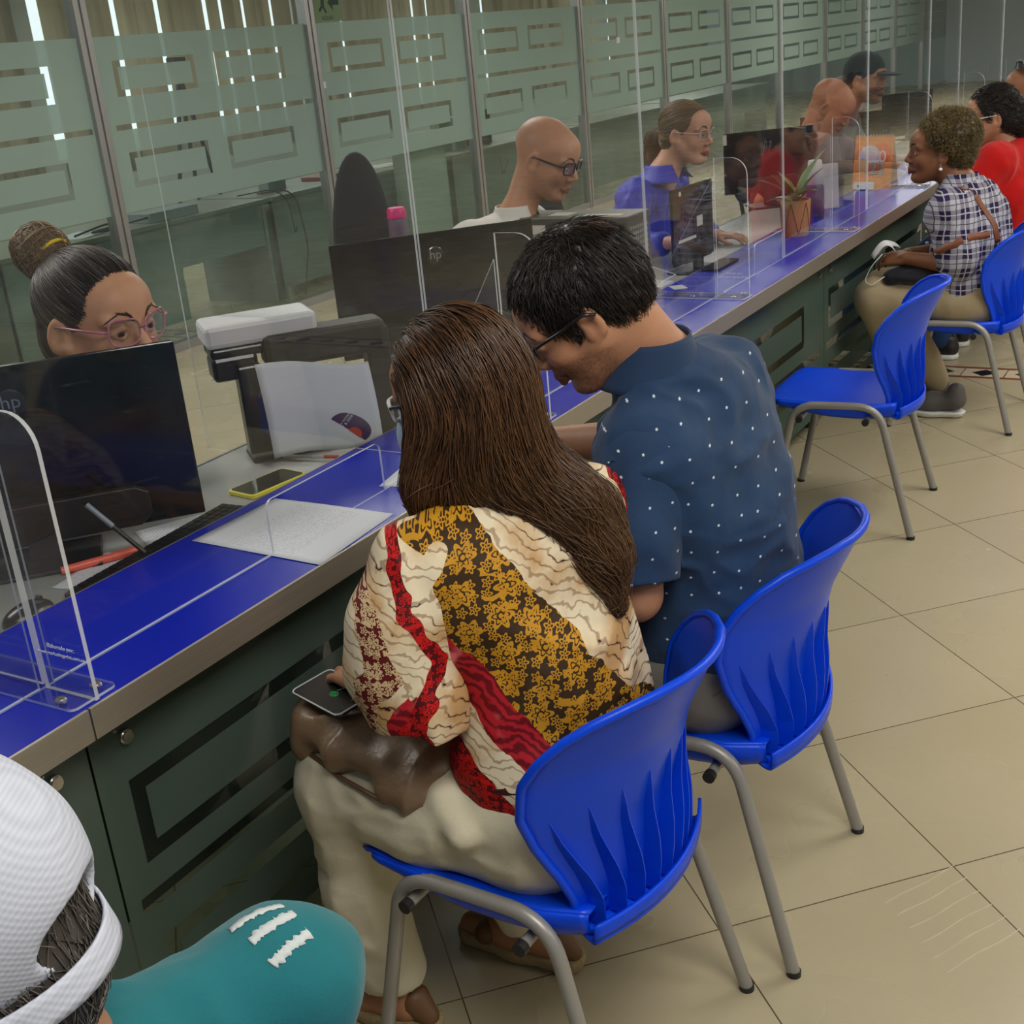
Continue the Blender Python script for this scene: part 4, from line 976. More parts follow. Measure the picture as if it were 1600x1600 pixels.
# handbag and phone on her lap
bg = empty('handbag', (-1.18, 1.42, .585), 0, 'slouchy bronze leather handbag lying on the lap of the long-haired woman', 'bag')
S = Sdf()
S.ell((-1.18, 1.395, .612), (.150, .110, .042), rot_from((-.9, .25, 0)), .03); S.ell((-1.08, 1.36, .600), (.10, .075, .030), None, .04); S.cap((-1.28, 1.42, .605), (-1.28, 1.34, .580), .028, .024, .03); S.cap((-1.08, 1.285, .575), (-1.00, 1.30, .573), .020, .016, .03)
fA = folds(.013, 11, (1, 1, .5), 51); P, Q = S.mesh(.0045, fA)
M_leather = plain('bronze_leather', srgb(122, 98, 74)[:3], .42, var=.12, bump=.0012, bscale=90, spec=.6)
np_mesh('bag_body', P, Q, M_leather, bg)
MB().tube([(-1.26, 1.315, .582), (-1.18, 1.290, .572), (-1.08, 1.268, .566), (-.98, 1.29, .570)], .004, 8).build('piping', plain('piping_leather', srgb(104, 78, 58)[:3], .35), bg, smooth=True)
reroot(bg)
ph = empty('smartphone', (-1.24, 1.385, .70), 0, 'black smartphone with cracked screen in a clear case, held over the handbag', 'phone')
Mph = Matrix.Translation((-1.235, 1.365, .676)) @ Euler((math.radians(-8), math.radians(6), math.radians(158))).to_matrix().to_4x4()
m = MB(); m.prism(rrect(-.078, .078, -.038, .038, .010), 'z', -.004, .0035); o = m.build('body', M_black_plastic, ph, bevel=.001); o.matrix_basis = Mph
m = MB(); m.tube([(p[0], p[1], .003) for p in rrect(-.0795, .0795, -.0395, .0395, .011)], .0013, 6, closed=True); o = m.build('clear_case', M_acr_edge, ph); o.matrix_basis = Mph
m = MB()
for a, b, c, d in ((-.078, -.036, -.04, -.028), (-.04, -.028, .0, -.031), (.0, -.031, .05, -.026), (-.02, -.03, -.005, -.005), (-.078, -.03, -.06, .0)): m.tube([(a, b, .0038), (c, d, .0038)], .0005, 4)
o = m.build('screen_cracks', M_acr_edge, ph); o.matrix_basis = Mph
m = MB(); 
for r_ in (.006, .003): m.tube([(-.01+r_*1.6*math.cos(a), .004+r_*math.sin(a), .0038) for a in np.linspace(0, 2*PI, 20)[:-1]], .0003, 4, closed=True)
M_scr_g, _nt, _o = new_mat('screen_icon_glow'); _e = _nt.nodes.new('ShaderNodeEmission'); _e.inputs[0].default_value = (.05, .8, .15, 1); _e.inputs[1].default_value = .5; _nt.links.new(_e.outputs[0], _o.inputs[0])
o = m.build('screen_icon', M_scr_g, ph); o.matrix_basis = Mph
reroot(ph)

# =====================================================================
# man in the navy dotted shirt
# =====================================================================
MN = person('dark-haired man with glasses in a navy shirt with white star dots, leaning toward the counter', (-.82, 2.0, 0))
HM = Head((-.985, 1.850, 1.207), (-.84, -.44, -.66), (-.55, -.28, 1), 1.04)
S = Sdf()
add_head(S, HM)
S.cap((-.86, 1.97, 1.05), HM.w(-.045, 0, -.045), .062, .062, .04); S.cap((-.84, 1.99, .85), (-.855, 1.97, 1.05), .11, .06, .06)
S.chain([(-.862, 1.80, .97), (-.865, 1.75, .74), (-1.06, 1.82, .76)], [.05, .044, .032], .02)
S.chain([(-.87, 2.16, 1.0), (-1.03, 2.12, .885), (-1.28, 2.17, .845)], [.052, .045, .030], .02)
add_hand(S, (-1.28, 2.17, .845), (-.9, .1, -.30), (0, 0, -1), .95, .5, .10, 1); add_hand(S, (-1.06, 1.82, .76), (-.9, .2, .0), (0, 0, -1), .95, .6, .12, -1)
P, Q = S.mesh(.0035)
bm_ = np_mesh('body', P, Q, M_skin, MN, col=face_col(HM, SKIN_L, (.38, .14, .10), (.06, .035, .022, .75))(P)); eye_objs(HM, bm_, look=(.9, 0, -.4)); brow_objs(HM, bm_, (.012, .008, .006))
S = Sdf()
RB = rot_from((-1, .05, -.25), (-.3, 0, 1))
S.ell((-.835, 1.985, .875), (.135, .215, .20), RB, .06); S.ell((-.815, 2.00, .70), (.130, .185, .20), None, .07)
S.cap((-.865, 1.82, .985), (-.865, 2.15, 1.005), .078, .078, .08); S.cap((-.85, 1.975, 1.02), (-.885, 1.935, 1.085), .090, .078, .05)
S.cap((-.815, 1.93, .60), (-.815, 2.07, .60), .128, .128, .06)
S.chain([(-.87, 2.16, .99), (-.97, 2.12, .925), (-1.02, 2.09, .89)], [.080, .074, .070], .04)
S.half((0, 0, .560), (0, 0, -1), .004)
S.half((-.893, 1.93, 1.100), (-.45, -.18, 1), .006, [(-1.05, 1.82, .95), (-.7, 2.08, 1.3)])
fA = folds(.008, 6, (1, .8, 1.3), 61); fB = folds(.004, 14, (1, .8, 1.3), 64)
P, Q = S.mesh(.0045, lambda P: fA(P)+fB(P))
sh = np_mesh('shirt', P, Q, M_dots, MN, pat=planar(P, (-.8, 1.9, .85)))
S = Sdf(); S.chain([(-.862, 1.805, .970), (-.868, 1.765, .86), (-.862, 1.748, .775)], [.083, .079, .076], .03); S.half((-.86, 1.745, .785), (-.05, -.12, -1))
fS = folds(.005, 10, (1, 1, .5), 66); P, Q = S.mesh(.0045, fS); np_mesh('near_sleeve', P, Q, M_dots, MN, pat=planar(P, (-.8, 1.93, .87)))
# stand-up collar folded down
def _pat(o):
    P = np.array([v.co for v in o.data.vertices]); a = o.data.attributes.new('pat', 'FLOAT_VECTOR', 'POINT'); a.data.foreach_set('vector', planar(P, P.mean(0)).astype(np.float32).ravel()); return o
def collar(c, f, r0, r1, h, tilt, name, mat, parent, gap=.5):
    R = rot_from(f, tilt); m = MB()
    def fn(u, v):
        a = gap+(2*PI-2*gap)*u; r = r0+(r1-r0)*v**1.2; p = np.array(c)+R@np.array([math.cos(a)*r, math.sin(a)*r*1.05, h*(1-1.35*v)]); return tuple(p)
    m.grid(fn, 40, 8); return _pat(m.build(name, mat, parent, smooth=True, solid=.003))
M_navy = cloth('navy_collar_cotton', srgb(36, 58, 90), .75, .1)
collar((-.893, 1.925, 1.098), (-1, -.3, 0), .069, .102, .056, (-.42, -.18, 1), 'collar', M_navy, sh)
S = Sdf(); S.cap((-.815, 1.91, .53), (-.815, 2.09, .53), .112, .112, .05); S.cap((-.815, 1.96, .55), (-.815, 2.04, .62), .124, .124, .05)
S.chain([(-.82, 1.91, .52), (-1.0, 1.90, .515), (-1.22, 1.89, .51)], [.108, .10, .076], .04); S.chain([(-1.22, 1.89, .5), (-1.20, 1.89, .3), (-1.17, 1.89, .10)], [.075, .062, .056], .03)
S.chain([(-.82, 2.09, .52), (-1.0, 2.11, .515), (-1.22, 2.13, .51)], [.108, .10, .076], .04); S.chain([(-1.22, 2.13, .5), (-1.20, 2.13, .3), (-1.17, 2.13, .10)], [.075, .062, .056], .03); S.half((0, 0, .09), (0, 0, -1)); S.half((0, 0, .635), (0, 0, 1))
P, Q = S.mesh(.0055, folds(.006, 9, (1, 1, .8), 71)); jn = np_mesh('jeans', P, Q, M_grey_denim, MN)
MB().tube([V3(-.815, 2.0, .590)+V3(.130*math.cos(a), .215*math.sin(a)*.86, .03*math.cos(a)) for a in np.linspace(0, 2*PI, 40)[:-1]], .016, 8, closed=True).build('belt', plain('dark_brown_belt', srgb(34, 24, 20)[:3], .45), MN, smooth=True)
MB().tube([(-.73, 1.845, .625), (-.715, 1.825, .595), (-.712, 1.822, .56)], .006, 6).build('belt_loop', M_grey_denim, jn)
MB().tube([(-.715, 1.835, .56), (-.75, 1.805, .535), (-.80, 1.797, .525), (-.84, 1.797, .53)], .0015, 5).build('pocket_seam', plain('seam_thread', srgb(96, 90, 84)[:3], .8), jn)
for fy in (1.89, 2.13):
    S = Sdf(); S.chain([(-1.13, fy, .045), (-1.24, fy, .040), (-1.32, fy, .034)], [.042, .042, .036], .03); S.half((0, 0, .002), (0, 0, -1)); P, Q = S.mesh(.006); np_mesh('shoe', P, Q, M_matte_black, MN)
# short dark hair, thinning at the crown
S = Sdf(); w = HM.w; k = HM.s
S.ell(w(-.024, 0, .044), (.108*k, .086*k, .088*k), HM.R, .01); S.ell(w(-.062, 0, -.005), (.060*k, .074*k, .062*k), HM.R, .03)
S.cap(w(-.005, .068, .01), w(.008, .070, -.02), .014*k, .010*k, .02); S.cap(w(-.005, -.068, .01), w(.008, -.070, -.02), .014*k, .010*k, .02)
for sd in (1, -1): S.ell(w(-.002, sd*.090, -.018), (.026*k, .030*k, .036*k), HM.R, .008, '-'); S.ell(w(.03, sd*.092, .0), (.06*k, .018*k, .016*k), HM.R, .008, '-')
S.ell(w(.112, 0, -.03), (.085*k, .09*k, .11*k), HM.R, .012, '-')
P, Q = S.mesh(.004, folds(.0022, 40, (1, 1, 1), 81))
whorl = HM.w(-.098, .0, .090)
def mdir(p):
    L = HM.loc(p[None])[0]; a = np.array([L[0]+.070, L[1], (L[2]-.10)]); d = unit(a)*1.0+np.array([.0, 0, -.75 if L[2] < .08 else -.1]); 
    if L[0] < -.05: d = d+np.array([-.1, 0, -.9])
    return HM.R@d
ps = comb_strands(P, Q, 6500, mdir, .034, 6, .006, 82, rnd=.32, lift=.0075)
hc = lambda P: np.where((np.linalg.norm(P-whorl, axis=1) < .034)[:, None], np.array([.15, .075, .045]), np.array([.010, .007, .006]))
rt0 = np.linalg.norm(ps[:, 0]-whorl, axis=1); ps = ps[(rt0 > .030) | (np.random.RandomState(4).uniform(size=len(ps)) < .35)]
hair_obj('hair', (P, Q), ps, .0008, .0003, (.012, .008, .006), (.022, .015, .011), M_hair, MN, 3, .5, hc)
glasses(HM, MN, M_black_plastic, w=.048, h=.032, r=.0014, shape='soft', tr=.0030, out=.013)
reroot(MN)
# =====================================================================
# the other people
# =====================================================================
def torso(S, pel, chest, neck, sh1, sh2, r=1.0, k=.06):
    pel, chest, neck, sh1, sh2 = [np.array(a, float) for a in (pel, chest, neck, sh1, sh2)]
    ax = unit(sh2-sh1); L = np.linalg.norm(sh2-sh1); upv = unit(neck-pel); f = unit(np.cross(ax, upv)); R = np.stack([f, ax, np.cross(f, ax)], 1)
    S.ell(chest, (.118*r, L*.47*r, .17), R, k); S.ell(pel*.55+chest*.45, (.118*r, L*.40*r, .16), R, k)
    S.cap(sh1+(sh2-sh1)*.08, sh2-(sh2-sh1)*.08, .062*r, .062*r, k); S.cap(pel-ax*L*.18, pel+ax*L*.18, .115*r, .115*r, k)
    S.cap(chest+upv*.10, neck, .085*r, .062*r, .05)
def seated(label, loc, H, skin, pel, chest, neck, sh1, sh2, arms, shirt, sleeve=.55, r=1.0, h=.0055, hb=.0045, legs=(), trousers=None, patf=None, face=None, iris=(.10, .045, .02), look=(1, 0, 0), seed=0, shirt_name='shirt', brow=(.02, .012, .008), fold=.006, neckcut=None):
    root = person(label, loc); S = Sdf(); add_head(S, H)
    S.cap(neck, H.w(-.035, 0, -.05), .054, .056*H.s, .035); S.cap(np.array(chest)+V3(0, 0, .03), neck, .09, .055, .06); S.cap(sh1, sh2, .040, .040, .04)
    for (sh, el, wr, hd, pn, sd, curl) in arms:
        S.chain([sh, el, wr], [.044*r, .037*r, .026], .02); add_hand(S, wr, hd, pn, .95, curl, .12, sd)
    P, Q = S.mesh(hb); b = np_mesh('body', P, Q, M_skin, root, col=(face or face_col(H, skin, (.36, .12, .10)))(P)); eye_objs(H, b, iris, look)
    if brow is not None: brow_objs(H, b, brow)
    S = Sdf(); torso(S, pel, chest, neck, sh1, sh2, r*1.06)
    for (sh, el, wr, hd, pn, sd, curl) in arms:
        sh, el, wr = [np.array(a, float) for a in (sh, el, wr)]
        if sleeve <= 1: S.cap(sh, sh+(el-sh)*sleeve, .068*r, .064*r, .04)
        else:
            e2 = el+(wr-el)*(sleeve-1); S.chain([sh, el, e2], [.066*r, .056*r, .046*r], .03)
    n = np.array(neck, float); nd = unit(n-np.array(chest, float))
    S.half(n+nd*(.012 if neckcut is None else neckcut), nd, .006, [n-.13, n+.16])
    f1 = folds(fold, 8, (1, 1, .6), seed); f2 = folds(fold*.45, 17, (1, 1, .8), seed+3)
    P, Q = S.mesh(h, lambda X: f1(X)+f2(X)); sh_o = np_mesh(shirt_name, P, Q, shirt, root, pat=planar(P, chest) if patf is None else patf(P))
    if legs:
        S = Sdf(); p = np.array(pel, float); S.cap(legs[0][0], legs[1][0], .105*r, .105*r, .05); S.cap(p-V3(0, 0, .06), p+V3(0, 0, .03), .118*r, .112*r, .05)
        for (hp, kn, an) in legs: S.chain([hp, kn], [.098*r, .078*r], .04); S.chain([kn, an], [.072*r, .055*r], .03)
        P, Q = S.mesh(.0065, folds(.006, 9, (1, 1, .6), seed+9)); np_mesh('trousers', P, Q, trousers, root)
    return root, b, sh_o
def shoes(root, feet, mat, direc=(-1, 0, 0), sole=None, size=1.0):
    d = unit(direc)
    for f in feet:
        f = np.array(f, float); S = Sdf(); S.chain([f+V3(0, 0, .050), f+d*.10+V3(0, 0, .042), f+d*.18+V3(0, 0, .032)], [.040*size, .040*size, .034*size], .03); S.cap(f+V3(0, 0, .06), f+V3(0, 0, .09), .038, .036, .02); S.half((0, 0, .012), (0, 0, -1)); P, Q = S.mesh(.005); o = np_mesh('shoe', P, Q, mat, root)
        S = Sdf(); S.chain([f+V3(0, 0, .016), f+d*.10+V3(0, 0, .016), f+d*.185+V3(0, 0, .016)], [.043, .046, .038], .03); S.half((0, 0, .026), (0, 0, 1)); S.half((0, 0, .001), (0, 0, -1)); P, Q = S.mesh(.005); np_mesh('sole', P, Q, sole or M_white, o)
def scalp(H, sx=1.0, drop=.0, front=.112, side=1.0):
    S = Sdf(); w = H.w; k = H.s
    S.ell(w(-.020, 0, .038), (.104*k*sx, .082*k*sx*side, .088*k*sx), H.R, .01); S.ell(w(-.055, 0, -.01-drop), (.060*k, .070*k, .065*k), H.R, .03)
    S.ell(w(front, 0, -.030), (.085*k, .095*k, .118*k), H.R, .010, '-')
    for sd in (1, -1): S.ell(w(-.006, sd*.090, -.022), (.030*k, .030*k, .036*k), H.R, .008, '-')
    return S
# ---- cap wearer, lower left ----
HC = Head((-.830, .414, 1.050), (-.86, -.46, -.18), (0, 0, 1), 1.09)
M_teal = cloth('teal_cotton', srgb(26, 104, 112), .8, .10)
CP, cb, cs = seated('person in a white cap and teal shirt seen from behind at the lower left corner', (-.76, .5, 0), HC, SKIN_M, (-.79, .48, .52), (-.785, .47, .70), (-.790, .445, .895), (-.85, .27, .855), (-.720, .672, .848), [((-.85, .29, .83), (-1.0, .24, .64), (-1.17, .31, .61), (-1, .2, 0), (0, 0, -1), 1, .5), ((-.720, .672, .84), (-.85, .75, .64), (-1.07, .63, .61), (-1, -.2, 0), (0, 0, -1), -1, .5)], M_teal, .7, 1.0, seed=101,
    legs=(((-.74, .43, .52), (-1.10, .38, .52), (-1.08, .38, .1)), ((-.74, .62, .52), (-1.10, .68, .52), (-1.08, .68, .1))), trousers=M_grey_denim)
shoes(CP, [(-1.05, .38, 0), (-1.05, .68, 0)], M_matte_black)
S = scalp(HC, .99, .03); S.ell(HC.w(-.05, 0, -.06), (.044, .064, .055), HC.R, .03); P, Q = S.mesh(.004)
hd_ = comb_strands(P, Q, 2600, lambda p: HC.R@V3(-.3, 0, -1), .035, 6, .002, 102, rnd=.35, lift=.003)
hair_obj('hair', (P, Q), hd_, .0008, .0003, (.10, .085, .075), (.16, .14, .125), M_hair, CP, 4, .6)
S = Sdf(); w = HC.w
k = HC.s; S.ell(w(-.012, 0, .030), (.119*k, .096*k, .110*k), HC.R, .01); S.ell(w(.03, 0, .035), (.09*k, .090*k, .093*k), HC.R, .02)
S.half(w(0, 0, -.052), HC.R@V3(-.25, 0, -1), .006); S.ell(w(-.115, 0, -.004), (.055*k, .046*k, .026*k), HC.R, .006, '-'); S.ell(w(.02, .10, -.05), (.060, .05, .045), HC.R, .03, '-'); S.ell(w(.02, -.10, -.05), (.060, .05, .045), HC.R, .03, '-'); S.ell(w(.10, 0, -.07), (.06, .12, .07), HC.R, .006, '-'); S.ell(w(-.01, 0, .022), (.108*k, .086*k, .100*k), HC.R, .003, '-')
fA = folds(.003, 9, (1, 1, 1), 103)
P, Q = S.mesh(.0035, fA)
m_, nt, out = new_mat('white_waffle_cap'); N = NT(nt); co = N.objco(); x_, y_, z_ = N.sep(co)
g1 = N.m('SINE', N.mul(N.add(x_, N.mul(y_, .6)), 900)); g2 = N.m('SINE', N.mul(z_, 1100)); gg = N.mul(N.add(N.m('MULTIPLY', g1, g2), 1.0), .5)
N.bsdf(out, N.mixc(gg, srgb(172, 176, 190), srgb(192, 196, 208)), .85, N.bump(gg, .00025)); M_cap = m_
cap = np_mesh('cap', P, Q, M_cap, CP)
_w = HC.w
m = MB(); m.grid(lambda u, v: tuple(_w(-.012-.114*math.cos(-1.45+2.9*u)*(1-.03*v), .094*math.sin(-1.45+2.9*u), -.046+.024*v-.006*math.cos(-1.45+2.9*u))), 40, 5); m.build('back_strap', M_cap, cap, smooth=True, solid=.003)
S = Sdf(); S.ell(w(.125, 0, .012), (.085, .075, .010), HC.R@np.array(Euler((0, .12, 0)).to_matrix()), .01); P, Q = S.mesh(.004); np_mesh('brim', P, Q, M_cap, cap)
pts = None
sk = plain('white_flaking_print', srgb(190, 196, 196)[:3], .8)
bv = BVHTree.FromObject(cs, bpy.context.evaluated_depsgraph_get()) if False else None
def decal_on(o, a, b, wdt, name, mat, parent, seed=0, off=.0008, n=26):
    """ragged strip laid on a mesh between two world points"""
    me = o.data; bvh = BVHTree.FromPolygons([tuple(v.co) for v in me.vertices], [tuple(p.vertices) for p in me.polygons]); rs = np.random.RandomState(seed)
    a = np.array(a, float); b = np.array(b, float); d = unit(b-a); vs = []; 
    for i in range(n):
        p = a+(b-a)*i/(n-1); loc, nor, _, _ = bvh.find_nearest(Vector(p)); s_ = np.cross(d, np.array(nor)); s_ = unit(s_)
        for e in (-1, 0, 1):
            q = np.array(loc)+s_*e*wdt*(1+rs.uniform(-.45, .35))+d*rs.uniform(-.001, .001); l2, n2, _, _ = bvh.find_nearest(Vector(q)); vs.append(tuple(np.array(l2)+np.array(n2)*off))
    m = MB(); fs = []
    for i in range(n-1):
        for j in range(2): fs.append((i*3+j, i*3+j+1, i*3+3+j+1, i*3+3+j))
    m.add(vs, fs); ob = m.build(name, mat, parent, smooth=True, solid=.0006); return ob
for k_, (a, b) in enumerate([((-.722, .688, .90), (-.750, .632, .905)), ((-.702, .682, .90), (-.715, .628, .90)), ((-.676, .672, .89), (-.684, .622, .885))]):
    decal_on(cs, V3(*a)+V3(0, 0, .03), V3(*b)+V3(0, 0, .03), .0055, 'printed_stripe', sk, cs, 104+k_)
MB().tube([(-.845, .500, .89), (-.805, .515, .905), (-.755, .505, .905), (-.715, .470, .86), (-.70, .43, .76)], .0055, 8).build('shoulder_strap', M_matte_black, CP, smooth=True)
reroot(CP)
# ---- clerk with the bun, left ----
H1 = Head((-2.075, 1.765, 1.175), (.96, -.02, -.10), (0, 0, 1), 1.24)
M_navyj = cloth('dark_blouse', srgb(70, 66, 74), .8, .1)
C1, b1, s1 = seated('clerk with hair in a bun and pink-rimmed glasses, face half hidden behind a black monitor', (-2.25, 1.75, 0), H1, (.60, .33, .20), (-2.44, 1.76, .55), (-2.34, 1.76, .80), (-2.23, 1.76, .975), (-2.27, 1.56, .93), (-2.27, 1.96, .93),
    [((-2.27, 1.56, .93), (-2.34, 1.50, .70), (-2.26, 1.62, .60), (1, .1, 0), (0, 0, -1), -1, .4), ((-2.27, 1.96, .93), (-2.36, 2.0, .70), (-2.28, 1.88, .60), (1, -.1, 0), (0, 0, -1), 1, .4)], M_navyj, 1.6, 1.0, hb=.0035, seed=111, brow=(.03, .015, .010),
    legs=(((-2.44, 1.66, .52), (-2.16, 1.62, .50), (-2.2, 1.62, .08)), ((-2.44, 1.86, .52), (-2.16, 1.90, .50), (-2.2, 1.9, .08))), trousers=M_grey_denim, iris=(.09, .04, .02), look=(1, -.25, -.1))
S = scalp(H1, .985, .02, .118); w = H1.w; k = H1.s; P, Q = S.mesh(.004)
bun = w(-.115, 0, .108)
def bdir(p): return unit(bun-p)
ps = comb_strands(P, Q, 5000, bdir, .11, 9, .0025, 112, rnd=.05)
rs = np.random.RandomState(9)
hr = hair_obj('hair', (P, Q), ps, .0009, .0006, (.035, .026, .024), (.060, .045, .040), M_hair, C1, 5, .75)
gs = comb_strands(P, Q, 420, bdir, .12, 10, .0035, 113, rnd=.05); SP, SQ = strands(gs, .0006, .0004); np_mesh('grey_streaks', SP, SQ, M_hair, hr, col=np.tile((.22, .20, .19), (len(SP), 1)))
S = Sdf(); S.ell(w(-.126, 0, .112), (.044*k, .042*k, .038*k), H1.R, .01); S.ell(w(-.105, .0, .088), (.034*k, .036*k, .034*k), H1.R, .03); P, Q = S.mesh(.004, folds(.003, 26, (1, 1, 1), 114))
def sw(p):
    L = H1.loc(p[None])[0]-[-.13, 0, .112]; return H1.R@np.cross([.25, 1, .15], L)
ps = comb_strands(P, Q, 1500, sw, .11, 12, .006, 115, rnd=.15); hair_obj('bun', (P, Q), ps, .0009, .0004, (.17, .10, .05), (.30, .20, .10), M_hair, hr, 6, .5, (.09, .05, .025))
MB().tube([w(-.096+.016*math.cos(a), .035*math.sin(a), .096+.034*math.cos(a)) for a in np.linspace(0, 2*PI, 24)[:-1]], .0042, 8, closed=True).build('yellow_hair_tie', plain('yellow_band', srgb(235, 200, 10)[:3], .6), hr, smooth=True)
M_pinkf = plain('pink_acetate', srgb(176, 112, 132)[:3], .15, coat=.5)
glasses(H1, C1, M_pinkf, w=.056, h=.044, r=.0016, shape='cat', tr=.0022)
reroot(C1)
# ---- bald clerk ----
H2 = Head((-2.165, 3.905, 1.250), (.93, .02, -.38), (.25, 0, 1), 1.12)
M_wpolo = cloth('white_pique', srgb(212, 208, 202), .85, .04)
fc = face_col(H2, (.50, .26, .155), (.33, .15, .12), (.16, .09, .06, .35), (.30, .17, .11, .35))
C2, b2, s2 = seated('bald clerk with black-rimmed glasses in a white polo shirt, looking down', (-2.4, 3.8, 0), H2, SKIN_L, (-2.48, 3.80, .55), (-2.40, 3.80, .84), (-2.28, 3.84, 1.045), (-2.33, 3.60, 1.0), (-2.33, 4.03, 1.0),
    [((-2.33, 3.60, 1.0), (-2.24, 3.52, .80), (-2.06, 3.64, .77), (1, .2, 0), (0, 0, -1), -1, .4), ((-2.33, 4.03, 1.0), (-2.24, 4.10, .80), (-2.06, 4.0, .77), (1, -.2, 0), (0, 0, -1), 1, .4)], M_wpolo, .8, 1.05, seed=121, face=fc, look=(.9, 0, -.5),
    legs=(((-2.48, 3.70, .52), (-2.16, 3.66, .50), (-2.2, 3.66, .08)), ((-2.48, 3.90, .52), (-2.16, 3.94, .50), (-2.2, 3.94, .08))), trousers=M_grey_denim)
collar((-2.275, 3.842, 1.060), (1, 0, 0), .068, .096, .042, (.35, 0, 1), 'collar', M_wpolo, s2, gap=.35)
MB().tube([V3(-2.280, 3.842, 1.030)+V3(.100*math.cos(a), .105*math.sin(a), -.035*math.cos(a)) for a in np.linspace(.4, 2*PI-.4, 30)], .0022, 6).build('collar_stripe', plain('dark_green_piping', srgb(20, 60, 60)[:3], .6), s2, smooth=True)
glasses(H2, C2, M_black_plastic, w=.050, h=.036, r=.0026, shape='box', tr=.003)
reroot(C2)
# ---- blonde clerk ----
H3 = Head((-2.115, 5.03, 1.212), (.95, -.12, -.10), (0, 0, 1), 1.05)
M_royal = cloth('royal_blue_satin', srgb(26, 32, 168), .5, .12, spec=.4)
C3, b3, s3 = seated('blonde clerk with a ponytail and clear glasses in a royal blue blouse', (-2.35, 4.98, 0), H3, SKIN_L, (-2.42, 4.98, .55), (-2.34, 4.98, .82), (-2.225, 4.99, 1.035), (-2.27, 4.79, .985), (-2.27, 5.19, .985),
    [((-2.27, 4.79, .98), (-2.22, 4.68, .80), (-2.03, 4.62, .83), (1, -.1, .2), (0, 0, -1), -1, .8), ((-2.27, 5.19, .98), (-2.2, 5.26, .78), (-2.05, 5.16, .765), (1, -.1, 0), (0, 0, -1), 1, .4)], M_royal, 1.7, 1.0, seed=131, face=face_col(H3, (.55, .30, .20), (.42, .10, .09)), brow=(.06, .03, .015), fold=.008, neckcut=-.02,
    legs=(((-2.42, 4.88, .52), (-2.14, 4.84, .50), (-2.2, 4.84, .08)), ((-2.42, 5.08, .52), (-2.14, 5.12, .50), (-2.2, 5.1, .08))), trousers=M_navyj)
S = scalp(H3, .99, .015, .116); P, Q = S.mesh(.0045); tie = H3.w(-.115, 0, -.01)
ps = comb_strands(P, Q, 2600, lambda p: unit(tie-p), .09, 7, .0025, 132, rnd=.07); hr = hair_obj('hair', (P, Q), ps, .0010, .0006, (.19, .115, .055), (.24, .15, .075), M_hair, C3, 7, .5, (.12, .07, .035))
S = Sdf(); w = H3.w; S.chain([w(-.105, 0, -.01), w(-.150, .005, -.04), w(-.165, .01, -.12), w(-.15, .02, -.22)], [.026, .034, .032, .014], .03); P, Q = S.mesh(.005, folds(.004, 22, (1, 1, .3), 133))
ps = comb_strands(P, Q, 1200, lambda p: H3.R@V3(-.15, 0, -1), .13, 9, .004, 134, rnd=.12); hair_obj('ponytail', (P, Q), ps, .0010, .0005, (.20, .12, .06), (.30, .20, .11), M_hair, hr, 8, .5, (.12, .07, .035))
collar((-2.215, 4.99, 1.045), (1, 0, 0), .070, .125, .050, (.3, 0, 1), 'collar', M_royal, s3, gap=.55)
glasses(H3, C3, plain('clear_acetate', (.55, .56, .55), .2), w=.050, h=.038, r=.0012, shape='soft', tr=.0014)
pen = MB().tube([(-1.965, 4.61, .875), (-1.93, 4.64, .77)], .0055, 10).build('pen', M_white, None, smooth=True); tag(pen, 'white pen in the raised hand of the blonde clerk', 'pen')
reroot(C3)
# ---- woman in the plaid shirt ----
H4 = Head((-1.150, 5.235, 1.078), (-.90, -.42, .03), (0, 0, 1), 1.02)
C4, b4, s4 = seated('elderly woman with a short afro and purple plaid shirt, holding a white mask', (-1.0, 5.24, 0), H4, SKIN_D, (-1.0, 5.24, .54), (-.995, 5.24, .755), (-1.045, 5.24, .935), (-1.06, 5.065, .875), (-1.03, 5.42, .875),
    [((-1.06, 5.065, .865), (-1.005, 5.045, .665), (-1.215, 5.09, .682), (-1, .2, -.05), (.0, .7, -1), 1, .7), ((-1.03, 5.42, .865), (-1.03, 5.40, .67), (-1.23, 5.20, .68), (-.8, -.6, .05), (0, -.5, -1), -1, .7)], M_plaid, .86, 1.10, seed=141, face=face_col(H4, SKIN_D, (.16, .05, .035)), iris=(.02, .01, .006), brow=(.03, .02, .015), fold=.009,
    legs=(((-.985, 5.15, .515), (-1.335, 5.10, .515), (-1.235, 5.20, .13)), ((-.985, 5.34, .515), (-1.36, 5.32, .51), (-1.14, 5.30, .13))), trousers=M_khaki)
M_shoeg = plain('grey_glitter_knit', srgb(96, 92, 92)[:3], .6, var=.3, bump=.001, bscale=300)
shoes(C4, [(-1.03, 5.20, .02), (-1.12, 5.34, 0)], M_shoeg, (-1, -.05, 0), M_white, .95)
S = Sdf(); w = H4.w; S.ell(w(-.050, 0, .062), (.112, .112, .094), H4.R, .02); S.ell(w(-.078, 0, -.015), (.064, .080, .070), H4.R, .04); S.ell(w(.120, 0, -.035), (.095, .10, .110), H4.R, .012, '-')
for sd in (1, -1): S.ell(w(.006, sd*.105, -.030), (.042, .040, .046), H4.R, .008, '-')
P, Q = S.mesh(.005, folds(.006, 34, (1, 1, 1), 142))
def crl(p): return np.random.RandomState(int(abs(p[0]*1e5+p[1]*3e5+p[2]*7e5)) % 99991).normal(size=3)
